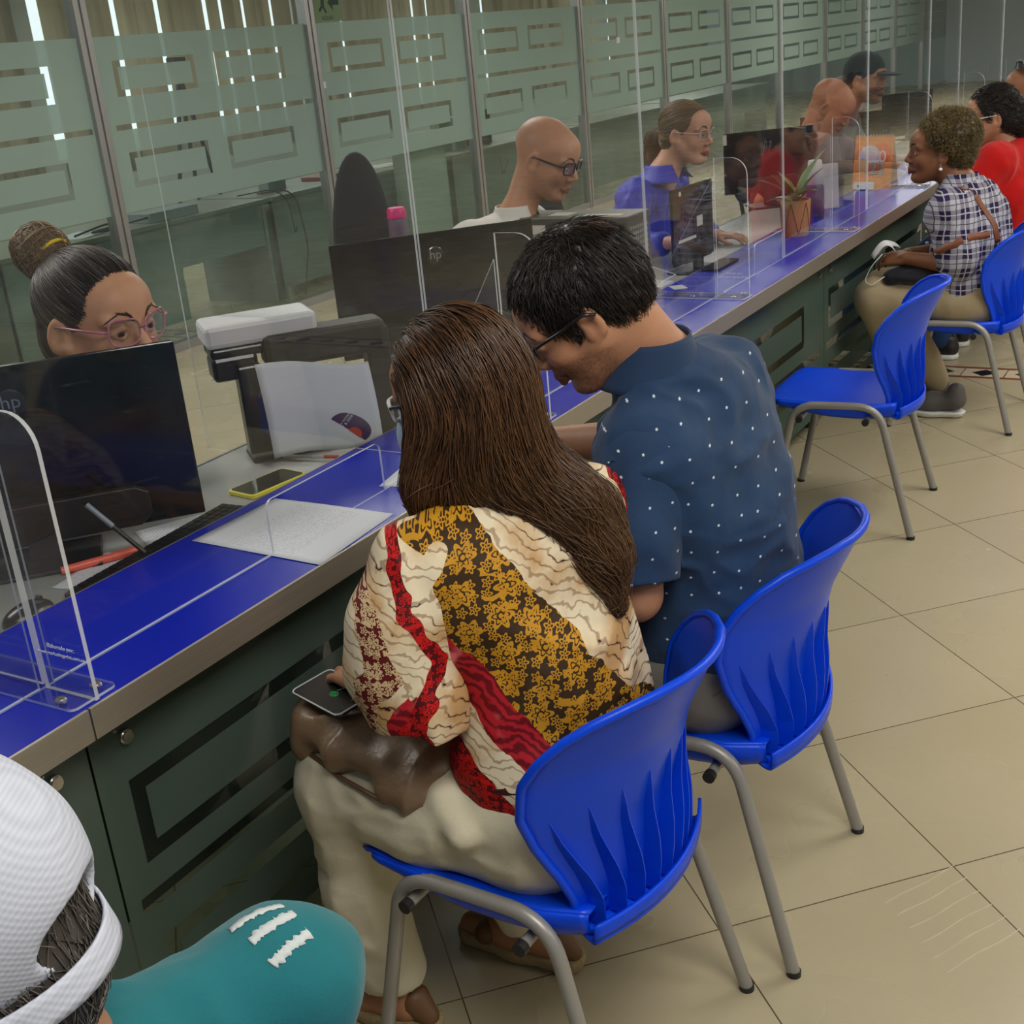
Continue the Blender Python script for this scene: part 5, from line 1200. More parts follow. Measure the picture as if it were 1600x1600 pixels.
ps = comb_strands(P, Q, 7000, crl, .022, 6, .008, 143, rnd=.8, lift=.010); hair_obj('hair', (P, Q), ps, .0008, .0005, (.10, .070, .022), (.20, .145, .05), M_hair, C4, 9, .5, (.055, .036, .012))
collar((-1.05, 5.238, .945), (-1, -.1, 0), .064, .100, .046, (-.35, 0, 1), 'collar', M_plaid, s4, gap=.5)
s4c = [o for o in bpy.data.objects if o.parent == s4 and o.name.startswith('collar')][0]
MB().lathe(tuple(H4.w(-.004, .082, -.060)), [(.001, -.006), (.006, -.004), (.008, 0), (.006, .005), (.001, .007)], 12).tube([H4.w(-.004, .080, -.036), H4.w(-.004, .082, -.055)], .0007, 5).build('pearl_earring', plain('pearl', (.85, .83, .80), .2), C4, smooth=True)
for k_, (x, y, z) in enumerate([(-1.165, 5.185, .86), (-1.165, 5.18, .82), (-1.162, 5.175, .775), (-1.158, 5.17, .73)]):
    MB().lathe((x, y, z), [(.001, -.006), (.007, -.003), (.007, .003), (.001, .006)], 10).build('snap_button', M_white, s4, smooth=True)
reroot(C4)
bk = empty('crossbody_bag', (-1.20, 5.12, .60), 0, 'black crossbody bag with a brown strap on the lap of the woman in plaid', 'bag')
S = Sdf(); S.ell((-1.18, 5.10, .612), (.125, .080, .036), rot_from((-1, -.1, 0)), .02); S.cap((-1.27, 5.07, .600), (-1.27, 5.14, .600), .026, .026, .03); P, Q = S.mesh(.005, folds(.004, 14, (1, 1, 1), 144)); np_mesh('bag_body', P, Q, cloth('black_nylon', (.012, .012, .018), .7, .2), bk)
me = s4.data; bvh4 = BVHTree.FromPolygons([tuple(v.co) for v in me.vertices], [tuple(p.vertices) for p in me.polygons])
def strap_on(bvh, pts, wd, name, mat, parent, off=.003):
    P_ = []; 
    for a, b in zip(pts[:-1], pts[1:]):
        for t in np.linspace(0, 1, 9)[:-1]: P_.append(np.array(a)*(1-t)+np.array(b)*t)
    P_.append(np.array(pts[-1], float)); vs = []
    for i, p in enumerate(P_):
        loc, nor, _, d_ = bvh.find_nearest(Vector(p)); q = np.array(loc)+np.array(nor)*off if d_ < .06 else p
        t = unit(P_[min(i+1, len(P_)-1)]-P_[max(i-1, 0)]); s_ = unit(np.cross(t, np.array(nor))); vs += [tuple(q-s_*wd), tuple(q+s_*wd)]
    m = MB(); m.add(vs, [(2*i, 2*i+1, 2*i+3, 2*i+2) for i in range(len(P_)-1)]); return m.build(name, mat, parent, smooth=True, solid=.003)
M_tan = plain('tan_leather', srgb(122, 70, 42)[:3], .5)
strap_on(bvh4, [(-1.15, 5.10, .66), (-1.12, 5.06, .76), (-1.08, 5.08, .88), (-1.00, 5.12, .93), (-.93, 5.12, .86), (-.90, 5.13, .74)], .014, 'strap', M_tan, bk)
strap_on(bvh4, [(-1.17, 5.13, .66), (-1.08, 5.03, .72), (-.98, 5.03, .77), (-.90, 5.08, .78)], .013, 'strap', M_tan, bk)
reroot(bk)
mk = empty('face_mask', (-1.30, 5.10, .69), 0, 'white face mask with ear loops held in the hands of the woman in plaid', 'mask')
m = MB(); m.grid(lambda u, v: (-1.335+.085*u-.02*math.sin(PI*v), 5.04+.075*v, .700+.055*math.sin(PI*u*.8)-.05*(v-.5)**2), 12, 10); m.build('mask_body', cloth('white_mask_fabric', srgb(222, 222, 226), .85, .03), mk, smooth=True, solid=.003)
MB().tube(smooth_path([(-1.30, 5.035, .71), (-1.345, 5.03, .66), (-1.37, 5.03, .60), (-1.34, 5.02, .585), (-1.29, 5.03, .62)], 8), .0018, 6).build('ear_loop', M_white, mk, smooth=True); reroot(mk)
# ---- woman in red ----
H5 = Head((-1.115, 6.14, 1.120), (-.93, -.36, -.12), (0, 0, 1), 1.04)
M_red = cloth('red_cotton', srgb(196, 20, 20), .8, .07); M_dj = cloth('blue_denim', srgb(30, 56, 96), .85, .12)
C5, b5, s5 = seated('woman in red with white sunglasses and dark curly hair, behind the woman in plaid', (-1.0, 6.2, 0), H5, SKIN_L, (-1.0, 6.25, .56), (-.99, 6.20, .80), (-1.045, 6.17, .995), (-1.06, 5.98, .945), (-.98, 6.38, .945),
    [((-1.06, 5.98, .935), (-1.14, 5.93, .80), (-1.20, 6.06, .95), (-.2, .2, 1), (1, 0, 0), 1, .8), ((-.98, 6.38, .935), (-1.10, 6.40, .72), (-1.25, 6.3, .64), (-1, -.2, 0), (0, 0, -1), -1, .4)], M_red, .62, 1.12, seed=151, face=face_col(H5, (.46, .24, .14), (.35, .10, .09)), fold=.007,
    legs=(((-1.0, 6.15, .52), (-1.33, 6.12, .51), (-1.30, 6.12, .10)), ((-1.0, 6.35, .52), (-1.33, 6.38, .51), (-1.30, 6.38, .1))), trousers=M_dj)
shoes(C5, [(-1.25, 6.12, 0), (-1.25, 6.38, 0)], M_matte_black)
S = scalp(H5, 1.0, .02, .088); S.ell(H5.w(-.115, 0, -.04), (.062, .080, .072), H5.R, .03); P, Q = S.mesh(.005, folds(.005, 26, (1, 1, 1), 152))
ps = comb_strands(P, Q, 3800, lambda p: H5.R@V3(-.9, 0, -.5), .05, 7, .008, 153, rnd=.55, lift=.008); hair_obj('hair', (P, Q), ps, .0011, .0005, (.014, .010, .009), (.028, .019, .015), M_hair, C5, 10, .5)
M_dlens = plain('dark_lens', (.03, .04, .06), .05)
glasses(H5, C5, plain('white_frame', (.75, .75, .72), .3), M_dlens, w=.054, h=.042, r=.002, shape='soft', tr=.0026)
reroot(C5)
# ---- man with sunglasses on his head ----
H6 = Head((-1.100, 7.02, 1.165), (-.92, -.38, -.12), (0, 0, 1), 1.08)
M_pink = cloth('pale_pink_cotton', srgb(214, 176, 168), .85, .05)
C6, b6, s6 = seated('man with close-cropped hair and sunglasses pushed up on his head, right edge of the photo', (-.95, 7.05, 0), H6, SKIN_T, (-.92, 7.05, .55), (-.93, 7.05, .79), (-.995, 7.04, .99), (-1.0, 6.84, .94), (-.94, 7.26, .94),
    [((-1.0, 6.84, .93), (-1.08, 6.80, .84), (-1.30, 6.92, .83), (-1, .2, 0), (0, 0, -1), 1, .4), ((-.94, 7.26, .93), (-1.08, 7.30, .84), (-1.30, 7.2, .83), (-1, -.2, 0), (0, 0, -1), -1, .4)], M_pink, .6, 1.1, seed=161, face=face_col(H6, SKIN_T, (.25, .09, .07), (.05, .03, .02, .4), (.035, .022, .016, .85)),
    legs=(((-.92, 6.95, .52), (-1.27, 6.92, .51), (-1.25, 6.92, .10)), ((-.92, 7.15, .52), (-1.27, 7.18, .51), (-1.25, 7.18, .1))), trousers=M_dj)
shoes(C6, [(-1.2, 6.92, 0), (-1.2, 7.18, 0)], M_matte_black)
Hs = Head(H6.w(-.048, 0, .078), H6.R@V3(.9, 0, .42), (0, 0, 1), 1.06); glasses(Hs, C6, M_black_plastic, M_dlens, w=.054, h=.036, r=.002, shape='soft', tr=.0024)
reroot(C6)
# ---- man in a cap and grey jacket, staff side ----
H7 = Head((-1.965, 7.20, 1.26), (.90, -.15, -.08), (0, 0, 1), 1.08)
M_gj = cloth('grey_jacket', srgb(104, 108, 108), .85, .1)
C7, b7, s7 = seated('bearded man in a dark cap and grey jacket behind the farther screens', (-2.2, 7.2, 0), H7, SKIN_L, (-2.25, 7.2, .58), (-2.19, 7.2, .86), (-2.09, 7.2, 1.08), (-2.13, 6.98, 1.02), (-2.13, 7.42, 1.02),
    [((-2.13, 6.98, 1.01), (-2.08, 6.90, .80), (-1.95, 6.98, .78), (1, .1, 0), (0, 0, -1), -1, .4), ((-2.13, 7.42, 1.01), (-2.08, 7.5, .80), (-1.95, 7.4, .78), (1, -.1, 0), (0, 0, -1), 1, .4)], M_gj, 1.8, 1.12, seed=171, face=face_col(H7, SKIN_L, (.3, .12, .1), (.03, .02, .015, .9)),
    legs=(((-2.25, 7.1, .52), (-2.1, 7.06, .50), (-2.15, 7.06, .08)), ((-2.25, 7.3, .52), (-2.1, 7.34, .50), (-2.15, 7.34, .08))), trousers=M_grey_denim)
S = scalp(H7, .99, .0, .118); P, Q = S.mesh(.005); np_mesh('hair', P, Q, M_hair, C7, col=np.tile((.015, .011, .01), (len(P), 1)))
S = Sdf(); w = H7.w; S.ell(w(-.012, 0, .045), (.116, .094, .098), H7.R, .01); S.half(w(0, 0, .028), H7.R@V3(0, 0, -1)); S.ell(w(.12, 0, .030), (.075, .070, .009), H7.R, .01); P, Q = S.mesh(.005); np_mesh('cap', P, Q, cloth('dark_teal_cap', srgb(34, 48, 52), .85), C7)
m = MB(); m.grid(lambda u, v: (-2.055+.075*v-.02*v*v, 7.2+(u-.5)*.10*(1.3-v), 1.075-.25*v), 6, 6); 
reroot(C7)
# ---- ghostly bald head farther along, built as a solid figure ----
H8 = Head((-2.00, 6.68, 1.165), (.80, .1, -.60), (.4, 0, 1), 1.10)
C8, b8, s8 = seated('bald figure in dark red bending forward behind the farther screens', (-2.25, 6.65, 0), H8, (.50, .22, .12), (-2.35, 6.68, .50), (-2.29, 6.68, .76), (-2.10, 6.68, 1.03), (-2.2, 6.50, .98), (-2.2, 6.84, .98),
    [((-2.2, 6.50, .95), (-2.30, 6.44, .72), (-2.22, 6.55, .62), (1, .1, 0), (0, 0, -1), -1, .4), ((-2.2, 6.84, .95), (-2.30, 6.9, .72), (-2.22, 6.8, .62), (1, -.1, 0), (0, 0, -1), 1, .4)], cloth('dark_red_cotton', srgb(74, 24, 28), .8), .7, 1.0, seed=181, brow=None, neckcut=.05,
    legs=(((-2.35, 6.58, .50), (-2.12, 6.56, .50), (-2.15, 6.56, .08)), ((-2.35, 6.78, .50), (-2.12, 6.80, .50), (-2.15, 6.80, .08))), trousers=M_grey_denim)
reroot(C8)
# =====================================================================
# things on the desks
# =====================================================================
M_scrn = plain('glossy_black_panel', (.006, .006, .008), .12, coat=.3)
M_logo = plain('dark_chrome', (.10, .10, .11), .15, .9)
def monitor(label, TR, ang, wd, ht, stand=True, logo='disc', tilt=0.0, stickers=()):
    """TR = upper right corner of the back as seen from the hall; ang = heading of the edge running to the left"""
    d = V3(-math.cos(ang), -math.sin(ang), 0); TRv = V3(*TR); c = TRv+d*wd/2
    t = empty('computer_monitor', (c[0], c[1], .73), 0, label, 'monitor', 'computer monitors on the clerks desk')
    n = V3(-d[1], d[0], 0); n = n if n[0] > 0 else -n   # outward, towards the hall
    M = Matrix(((-d[0], n[0], 0, 0), (-d[1], n[1], 0, 0), (0, 0, 1, TR[2]-.73), (0, 0, 0, 1))) @ Euler((tilt, 0, 0)).to_matrix().to_4x4()
    # local: x right along the back, y toward the hall, z up with 0 at the top edge
    def part(mb, name, mat, par=t, **kw): o = mb.build(name, mat, par, **kw); o.matrix_basis = M; return o
    b = part(MB().box(-wd/2, wd/2, -.012, 0, -ht, 0), 'back_panel', M_scrn, bevel=.003)
    part(MB().box(-wd/2+.004, wd/2-.004, -.016, -.0121, -ht+.01, -.004), 'bezel', M_matte_black)
    m = MB(); m.prism([(-wd*.36, -ht*.985), (wd*.30, -ht*.985), (wd*.34, -ht*.93), (wd*.34, -ht*.80), (wd*.30, -ht*.76), (-wd*.36, -ht*.76)], 'y', 0, .022); part(m, 'lower_housing', M_matte_black, bevel=.003)
    if logo == 'disc':
        m = MB(); m.lathe((0, 0, 0), [(.028, 0), (.028, .002), (.025, .003), (.025, .0015)], 32, M=Matrix.Translation((0, .0005, 0)) @ Euler((-PI/2, 0, 0)).to_matrix().to_4x4()); m.v = [(v[0], v[1], v[2]-ht*.20) for v in m.v]
        part(m, 'logo_disc', M_logo, smooth=True, auto=40)
        o = text('logo_letters', 'hp', .040, M @ frame((0, .0035, -ht*.195), (-1, 0, 0), (0, 0, 1)) @ Matrix.Shear('XZ', 4, (0, 0)), M_steel, t, .0008)
        o.matrix_basis = M @ frame((0, .0040, -ht*.195), (1, 0, 0), (0, 0, 1)) if False else M @ Matrix(((1, 0, 0, 0), (0, 0, 1, .0040), (0, 1, 0, -ht*.195), (0, 0, 0, 1)))
    elif logo == 'line':
        m = MB()
        for (x0, z0, x1, z1) in ((-.024, -.020, -.017, .028), (-.019, .004, -.009, .010), (-.009, .010, -.012, -.018), (.000, -.038, .010, .008), (.003, .006, .014, .010), (.014, .010, .011, -.016), (.011, -.016, .006, -.018)): m.tube([(x0, .001, z0-ht*.22), (x1, .001, z1-ht*.22)], .0014, 6)
        part(m, 'logo_letters', M_steel)
    for (x, z, w_, h_, c_) in stickers: part(MB().box(x-w_/2, x+w_/2, .0002, .0008, z-h_/2, z+h_/2), 'sticker', c_)
    if stand:
        base = TR[2]-.73-ht
        if base > .005: part(MB().box(-.03, .03, .004, .022, -ht-base+.008, -ht*.80), 'stand_neck', M_matte_black)
        part(MB().box(-.11, .11, -.07, .10, -ht-base+.0005, -ht-base+.010), 'stand_base', M_matte_black, bevel=.003)
    return t
M_lab = plain('paper_label', srgb(206, 200, 190)[:3], .7, var=.2)
monitor('large black monitor seen from behind, hiding the face of the clerk with the bun', (-1.88, 1.772, 1.143), math.radians(48), .66, .375)
monitor('black monitor seen from behind with a round chrome logo, above the long-haired woman', (-2.0, 3.475, 1.112), math.radians(48.5), .655, .36)
monitor('black monitor with white stickers in front of the blonde clerk', (-1.9, 4.748, 1.061), math.radians(86), .34, .29, logo=None, stickers=((-.11, -.022, .018, .016, M_lab), (.05, -.145, .05, .04, M_lab), (-.06, -.20, .15, .012, M_lab), (.13, -.26, .022, .022, M_lab)))
monitor('dark monitor with slim letter logo beyond the blonde clerk', (-2.0, 6.366, 1.104), math.radians(37), .46, .30, logo='line', stickers=((-.225, -.03, .02, .05, M_lab),))
monitor('black monitor behind the orange calendar', (-2.08, 8.0, 1.03), math.radians(30), .50, .28, logo=None, stickers=((-.09, -.025, .03, .022, M_lab),))
monitor('black monitor in front of the man in the dark cap', (-2.1, 9.426, 1.046), math.radians(59), .47, .29, logo=None)
# keyboard, mouse, pens, papers by the first monitor
kb = empty('keyboard', (-1.862, 1.63, .73), math.radians(4), 'black keyboard along the edge of the blue counter', 'keyboard')
MB().box(-.045, .045, -.24, .24, .002, .016).build('keyboard_body', M_matte_black, kb, bevel=.003)
for ky in range(22):
    for kx in range(4): pass
m = MB()
for ky in range(22):
    for kx in range(4): m.box(-.038+kx*.0195, -.038+kx*.0195+.016, -.232+ky*.0212, -.232+ky*.0212+.018, .016, .021)
m.build('keys', M_black_plastic, kb)
kb.location.z = .731
ms = empty('computer_mouse', (-1.885, 1.30, .731), 0, 'black computer mouse on the grey desk behind the blue counter edge', 'mouse')
S = Sdf(); S.ell((0, 0, .008), (.032, .055, .028), None); S.half((0, 0, 0.0005), (0, 0, -1)); P, Q = S.mesh(.004); np_mesh('shell', P, Q, M_black_plastic, ms); MB().tube([(-.006, .03, .034), (.006, .03, .034)], .004, 10).build('wheel', M_blk, ms)
def paper(name, label, cx, cy, z, w_, h_, rz, mat, curl=.0, cat='paper', group=None, th=.0006):
    m = MB(); m.grid(lambda u, v: ((u-.5)*w_, (v-.5)*h_, curl*(math.sin(u*5+v*3)*.3+abs(u-.5)**2*3)), 12, 14); o = m.build(name, mat, None, smooth=True, solid=th); o.location = (cx, cy, z+th/2+.0002); o.rotation_euler = (0, 0, rz); return tag(o, label, cat, group)
def printed(name, lines=120, dens=.5, ink=(.25, .25, .27, 1), stampc=None):
    m, nt, out = new_mat(name); N = NT(nt); x, y, z = N.sep(N.objco())
    row = N.m('FRACT', N.mul(y, lines)); ink_ = N.mul(N.lt(row, .45), N.gt(N.noise(N.comb(N.mul(x, 260), N.mul(N.m('FLOOR', N.mul(y, lines)), 3.1), 0.0), 1, 1), dens)); marg = N.mul(N.lt(N.m('ABSOLUTE', x), .085), N.lt(N.m('ABSOLUTE', y), .11))
    N.bsdf(out, N.mixc(N.mul(N.mul(ink_, marg), .35), srgb(214, 218, 226), ink), .7); return m
M_print = printed('printed_sheet', 130); M_print2 = printed('printed_sheet_dense', 170, .45)
m = MB()
q4 = [V3(-1.773, 1.620), V3(-1.436, 1.606), V3(-1.455, 1.870), V3(-1.766, 1.867)]
cx, cy = np.mean([q[0] for q in q4]), np.mean([q[1] for q in q4])
m.grid(lambda u, v: (*((q4[0][:2]*(1-u)+q4[1][:2]*u)*(1-v)+(q4[3][:2]*(1-u)+q4[2][:2]*u)*v-np.array([cx, cy])), .0016+.001*math.sin(u*4)*v), 14, 14)
o = m.build('document', M_print, None, smooth=True, solid=.0004); o.location = (cx, cy, ZC); tag(o, 'white printed document lying across the blue counter before the long-haired woman', 'paper')
paper('document', 'corner of a white sheet on the blue counter right of the long-haired woman', -1.50, 2.10, ZC, .21, .16, .2, M_print)
paper('document', 'white printed papers under the monitor behind the blue counter', -1.93, 1.76, .7302, .12, .20, -.5, M_print2, .001, group=None)
paper('document', 'white sheet on the desk beside the mouse and orange highlighter', -1.93, 1.52, .7302, .12, .18, .2, M_print2, .001)
def rod(name, label, cat, a, b, r, mat, tipmat=None, frac=.2, group=None, clip=None):
    a = V3(*a); b = V3(*b); t = empty(name, tuple((a+b)/2), 0, label, cat, group); A = a-(a+b)/2; B = b-(a+b)/2
    MB().tube([A, A+(B-A)*(1-frac)], r, 12).build('barrel', mat, t, smooth=True, auto=50)
    MB().tube([A+(B-A)*(1-frac), B], r*1.12, 12).build('pen_cap', tipmat or mat, t, smooth=True, auto=50)
    if clip: MB().tube([A+(B-A)*.06, A+(B-A)*-.05], r*.35, 8).build('tip', M_steel, t)
    return t
rod('pen', 'clear pen with a red cap on the grey desk below the hanging paper', 'pen', (-2.03, 2.20, .7375), (-1.885, 2.235, .7375), .0042, plain('clear_pen', (.6, .6, .6), .15), plain('red_cap', (.6, .03, .02), .35), .25, clip=True)
rod('highlighter', 'orange highlighter lying on the desk behind the blue counter', 'highlighter', (-2.0, 1.475, .7395), (-1.925, 1.615, .7395), .0085, plain('orange_highlighter', srgb(225, 100, 80)[:3], .4), None, .35)
rod('marker', 'black and grey marker pen standing up from the desk at the keyboard', 'pen', (-1.862, 1.575, .757), (-1.955, 1.535, .865), .0050, M_matte_black, plain('grey_marker', srgb(130, 140, 150)[:3], .4), .45)
# yellow phone
ph2 = empty('smartphone', (-1.935, 2.03, .731), math.radians(-8), 'smartphone in a yellow case lying on the grey desk', 'phone')
m = MB(); m.prism(rrect(-.045, .045, -.085, .085, .012), 'z', 0, .010); m.build('yellow_case', plain('yellow_case', srgb(214, 208, 50)[:3], .45), ph2, bevel=.002)
m = MB(); m.prism(rrect(-.040, .040, -.080, .080, .010), 'z', .010, .0108); m.build('screen', M_scrn, ph2)
# card holder
chd = empty('card_holder', (-2.09, 2.235, .731), math.radians(60), 'small clear acrylic card holder on the grey desk', 'card holder')
for (a, b, c, d, e, f) in ((-.045, .045, -.02, .03, 0, .004), (-.045, .045, .008, .011, .004, .050), (-.045, .045, -.008, -.005, .004, .020)): mm = MB().box(a, b, c, d, e, f); mm.build('acrylic_plate', M_acr_edge if e == 0 else M_acr, chd)
m = MB().tube([(-.045, .0095, .05), (.045, .0095, .05)], .0014, 6).tube([(-.045, .0095, .004), (-.045, .0095, .05)], .0014, 6).tube([(.045, .0095, .004), (.045, .0095, .05)], .0014, 6).tube([(-.045, -.0065, .02), (.045, -.0065, .02)], .0014, 6); m.build('bright_edge', M_acr_edge, chd)
# document camera / check scanner: white head, black arm, hanging paper
M_whitep = plain('white_plastic', srgb(206, 206, 210)[:3], .4, var=.03)
M_char = plain('charcoal_plastic', (.008, .008, .009), .6, var=.1)
dc = empty('document_scanner', (-2.06, 2.30, .731), 0, 'white and black document scanner standing on the desk, a sheet hanging in front of it', 'scanner')
def obx(name, c, ax, sx, sy, sz, mat, bev=.006, par=dc):
    """box of half sizes along heading ax (radians)"""
    R = Matrix.Rotation(ax, 4, 'Z'); m = MB().box(-sx, sx, -sy, sy, -sz, sz); o = m.build(name, mat, par, bevel=bev); o.matrix_basis = Matrix.Translation(Vector(c)-par.location) @ R; return o
obx('white_head', (-2.085, 2.24, 1.055), math.radians(52), .135, .075, .028, M_whitep, .012)
obx('scan_head_underside', (-2.09, 2.235, 1.012), math.radians(52), .120, .060, .014, M_black_plastic, .008)
obx('lamp_unit', (-2.115, 2.17, .975), math.radians(52), .055, .045, .030, M_black_plastic, .010)
obx('black_arm', (-1.955, 2.325, 1.002), math.radians(50), .150, .050, .040, M_char, .014)
obx('column', (-2.07, 2.17, .87), math.radians(52), .030, .030, .11, M_black_plastic, .006)
obx('column', (-1.90, 2.46, .86), math.radians(52), .030, .030, .15, M_char, .006)
obx('foot_plate', (-2.04, 2.28, .738), math.radians(52), .13, .05, .007, M_char, .004)
bq = obx('blue_dial', (-2.055, 2.185, .86), math.radians(52), .022, .034, .060, plain('blue_dial', srgb(20, 60, 130)[:3], .3), .02)
M_pap = plain('plain_white_sheet', srgb(188, 192, 200)[:3], .75, var=.04)
m = MB(); a = V3(-1.985, 2.105, 0); b = V3(-1.865, 2.375, 0)
m.grid(lambda u, v: (*(a+(b-a)*u+V3(.025, -.012, 0)*(v+.25*math.sin(PI*v)))[:2], .998-.055*u-.225*v*(1-.10*u)+.006*math.sin(u*6)), 16, 16)
o = m.build('hanging_sheet', M_pap, None, smooth=True, solid=.0006); tag(o, 'blank white sheet hanging from the black arm of the scanner', 'paper')
# badge-like counter sticker sign (purple and red drop shape)
m = MB(); dirs = unit(b-a); pts = [(math.cos(t)*.043*(1 if math.cos(t) < 0 else 1.75), math.sin(t)*.040*(1-.0*t)) for t in np.linspace(0, 2*PI, 30)[:-1]]
fan = empty('promo_fan', (-1.885, 2.27, .80), 0, 'purple drop-shaped promotional card with white lettering and a red circle leaning at the sheet', 'card')
Mf = frame((0, 0, 0), tuple(dirs*.86+V3(.1, 0, -.4)), (.12, -.06, 1))
m = MB(); m.prism(pts, 'z', -.0008, .0008); o = m.build('card', plain('purple_card', srgb(58, 38, 92)[:3], .4), fan); o.matrix_basis = Mf
m = MB(); m.prism([(.032+.021*math.cos(t), -.012+.021*math.sin(t)) for t in np.linspace(0, 2*PI, 24)[:-1]], 'z', .0009, .0012); o = m.build('red_circle', plain('red_print', srgb(196, 66, 44)[:3], .4), fan); o.matrix_basis = Mf
text('lettering', 'Cumples turnos\nEu 1557 & 2008', .0105, Mf @ Matrix.Translation((-.006, .008, .0010)) @ Matrix.Rotation(1.2, 4, 'Z'), M_whitep, fan, .0003)
# wire basket / device right of the scanner
wb = empty('document_tray', (-1.90, 2.66, .731), math.radians(50), 'clear and metal document tray right of the scanner', 'tray')
for z in (.004, .05, .10): MB().box(-.11, .11, -.07, .07, z, z+.003).build('tray_shelf', M_acr, wb)
m = MB()
for sx in (-.11, .11):
    for sy in (-.07, .07): m.tube([(sx, sy, 0), (sx, sy, .16)], .003, 6)
for z in (.005, .05, .1, .15): m.tube([(-.11, -.07, z), (.11, -.07, z), (.11, .07, z), (-.11, .07, z)], .0022, 6, closed=True)
m.build('tray_frame', M_logo, wb)
paper('document', 'sheet of paper in the clear document tray beside the scanner', -1.90, 2.66, .788, .12, .17, .9, M_print2)
# desktop computer lying between the monitors
pc = empty('desktop_computer', (-2.03, 3.86, .731), 0, 'dark grey upright desktop computer case with stickers in front of the bald clerk', 'computer')
M_case = plain('dark_grey_case', (.035, .034, .033), .4)
MB().box(-.24, .22, -.09, .09, .0005, .335).build('case', M_case, pc, bevel=.004)
MB().box(-.10, -.02, -.05, .02, .3352, .3360).build('top_sticker', M_lab, pc); MB().box(.04, .18, -.06, -.02, .3352, .3360).build('top_sticker', M_lab, pc)
MB().box(-.17, -.09, -.0912, -.0904, .22, .31).build('side_sticker', M_lab, pc)
m = MB()
for i in range(8):
    for j in range(14): m.box(.2204, .2212, -.07+.018*i, -.07+.018*i+.011, .04+.019*j, .04+.019*j+.011)
m.build('rear_grille', plain('vent_holes', (.22, .22, .22), .5), pc)
# small stand with notes near the blonde clerk
nh = empty('note_tray', (-1.90, 4.17, .731), 0, 'small clear tray of white notes in front of the blonde clerk', 'tray')
MB().box(-.05, .05, -.07, .07, 0, .004).build('tray_base', M_acr, nh); MB().box(-.045, .045, -.06, .06, .004, .030).build('note_stack', M_whitep, nh, bevel=.002); MB().tube([(-.05, -.07, .08), (-.05, .07, .08), (.05, .07, .05), (.05, -.07, .05)], .002, 6, closed=True).build('tray_rim', M_acr_edge, nh)
tb = empty('tablet_phone', (-1.70, 4.44, ZC), 0, 'black phone lying on the blue counter behind the service opening', 'phone'); m = MB(); m.prism(rrect(-.036, .036, -.11, .11, .008), 'z', .0005, .009); m.build('phone_body', M_scrn, tb, bevel=.001); tb.location.x = -1.755
paper('document', 'small folded white slip by the monitor of the blonde clerk', -1.76, 4.05, ZC, .05, .07, .7, M_whitep)
# plant
pt = empty('potted_plant', (-1.675, 5.095, ZC), 0, 'green leafy plant in a tan paper-wrapped pot on the blue counter', 'plant')
MB().lathe((0, 0, .0006), [(.052, 0), (.056, .01), (.062, .14), (.062, .146), (.055, .146), (.054, .12)], 28).build('pot', plain('kraft_pot', srgb(196, 150, 96)[:3], .75, var=.15), pt, smooth=True, auto=50)
m = MB(); z0, z1 = .012, .138
for k_ in range(6):
    a0, a1 = 2*PI*k_/6, 2*PI*(k_+.5)/6; a2 = 2*PI*(k_+1)/6
    for (aa, ab, za, zb) in ((a0, a1, z0, z1), (a1, a2, z1, z0)): m.tube([((.0575+.0065*(za+(zb-za)*t)/.14)*math.cos(aa+(ab-aa)*t), (.0575+.0065*(za+(zb-za)*t)/.14)*math.sin(aa+(ab-aa)*t), za+(zb-za)*t) for t in np.linspace(0, 1, 8)], .0011, 5)
m.build('twine', plain('dark_twine', (.03, .02, .015), .8), pt)
MB().lathe((0, 0, .12), [(.001, .012), (.054, .012)], 20).build('soil', plain('soil', (.03, .02, .012), .95), pt)
rs = random.Random(5); M_leaf = plain('leaf_green', srgb(56, 122, 48)[:3], .4, var=.3)
for k_ in range(13):
    a = 2*PI*k_/13+rs.uniform(-.2, .2); L = rs.uniform(.13, .20); el = rs.uniform(.55, 1.3); wd_ = rs.uniform(.018, .026)
    if k_ == 1: L, el, wd_ = .24, 1.25, .026
    def leaf(u, v, a=a, L=L, el=el, wd_=wd_):
        s = v*L; r = s*math.cos(el)+.25*s*s/L*.9; z = s*math.sin(el)-.55*s*s/L*(1.35-el)*1.2; hw_ = wd_*math.sin(PI*min(1, .08+.92*v))**.8*(u-.5)*2; cx_, cy_ = math.cos(a), math.sin(a)
        return (r*cx_-hw_*cy_, r*cy_+hw_*cx_, .13+z+abs(hw_)*.35)
    m = MB(); m.grid(leaf, 7, 14); m.build('leaf', M_leaf, pt, smooth=True, solid=.0008)
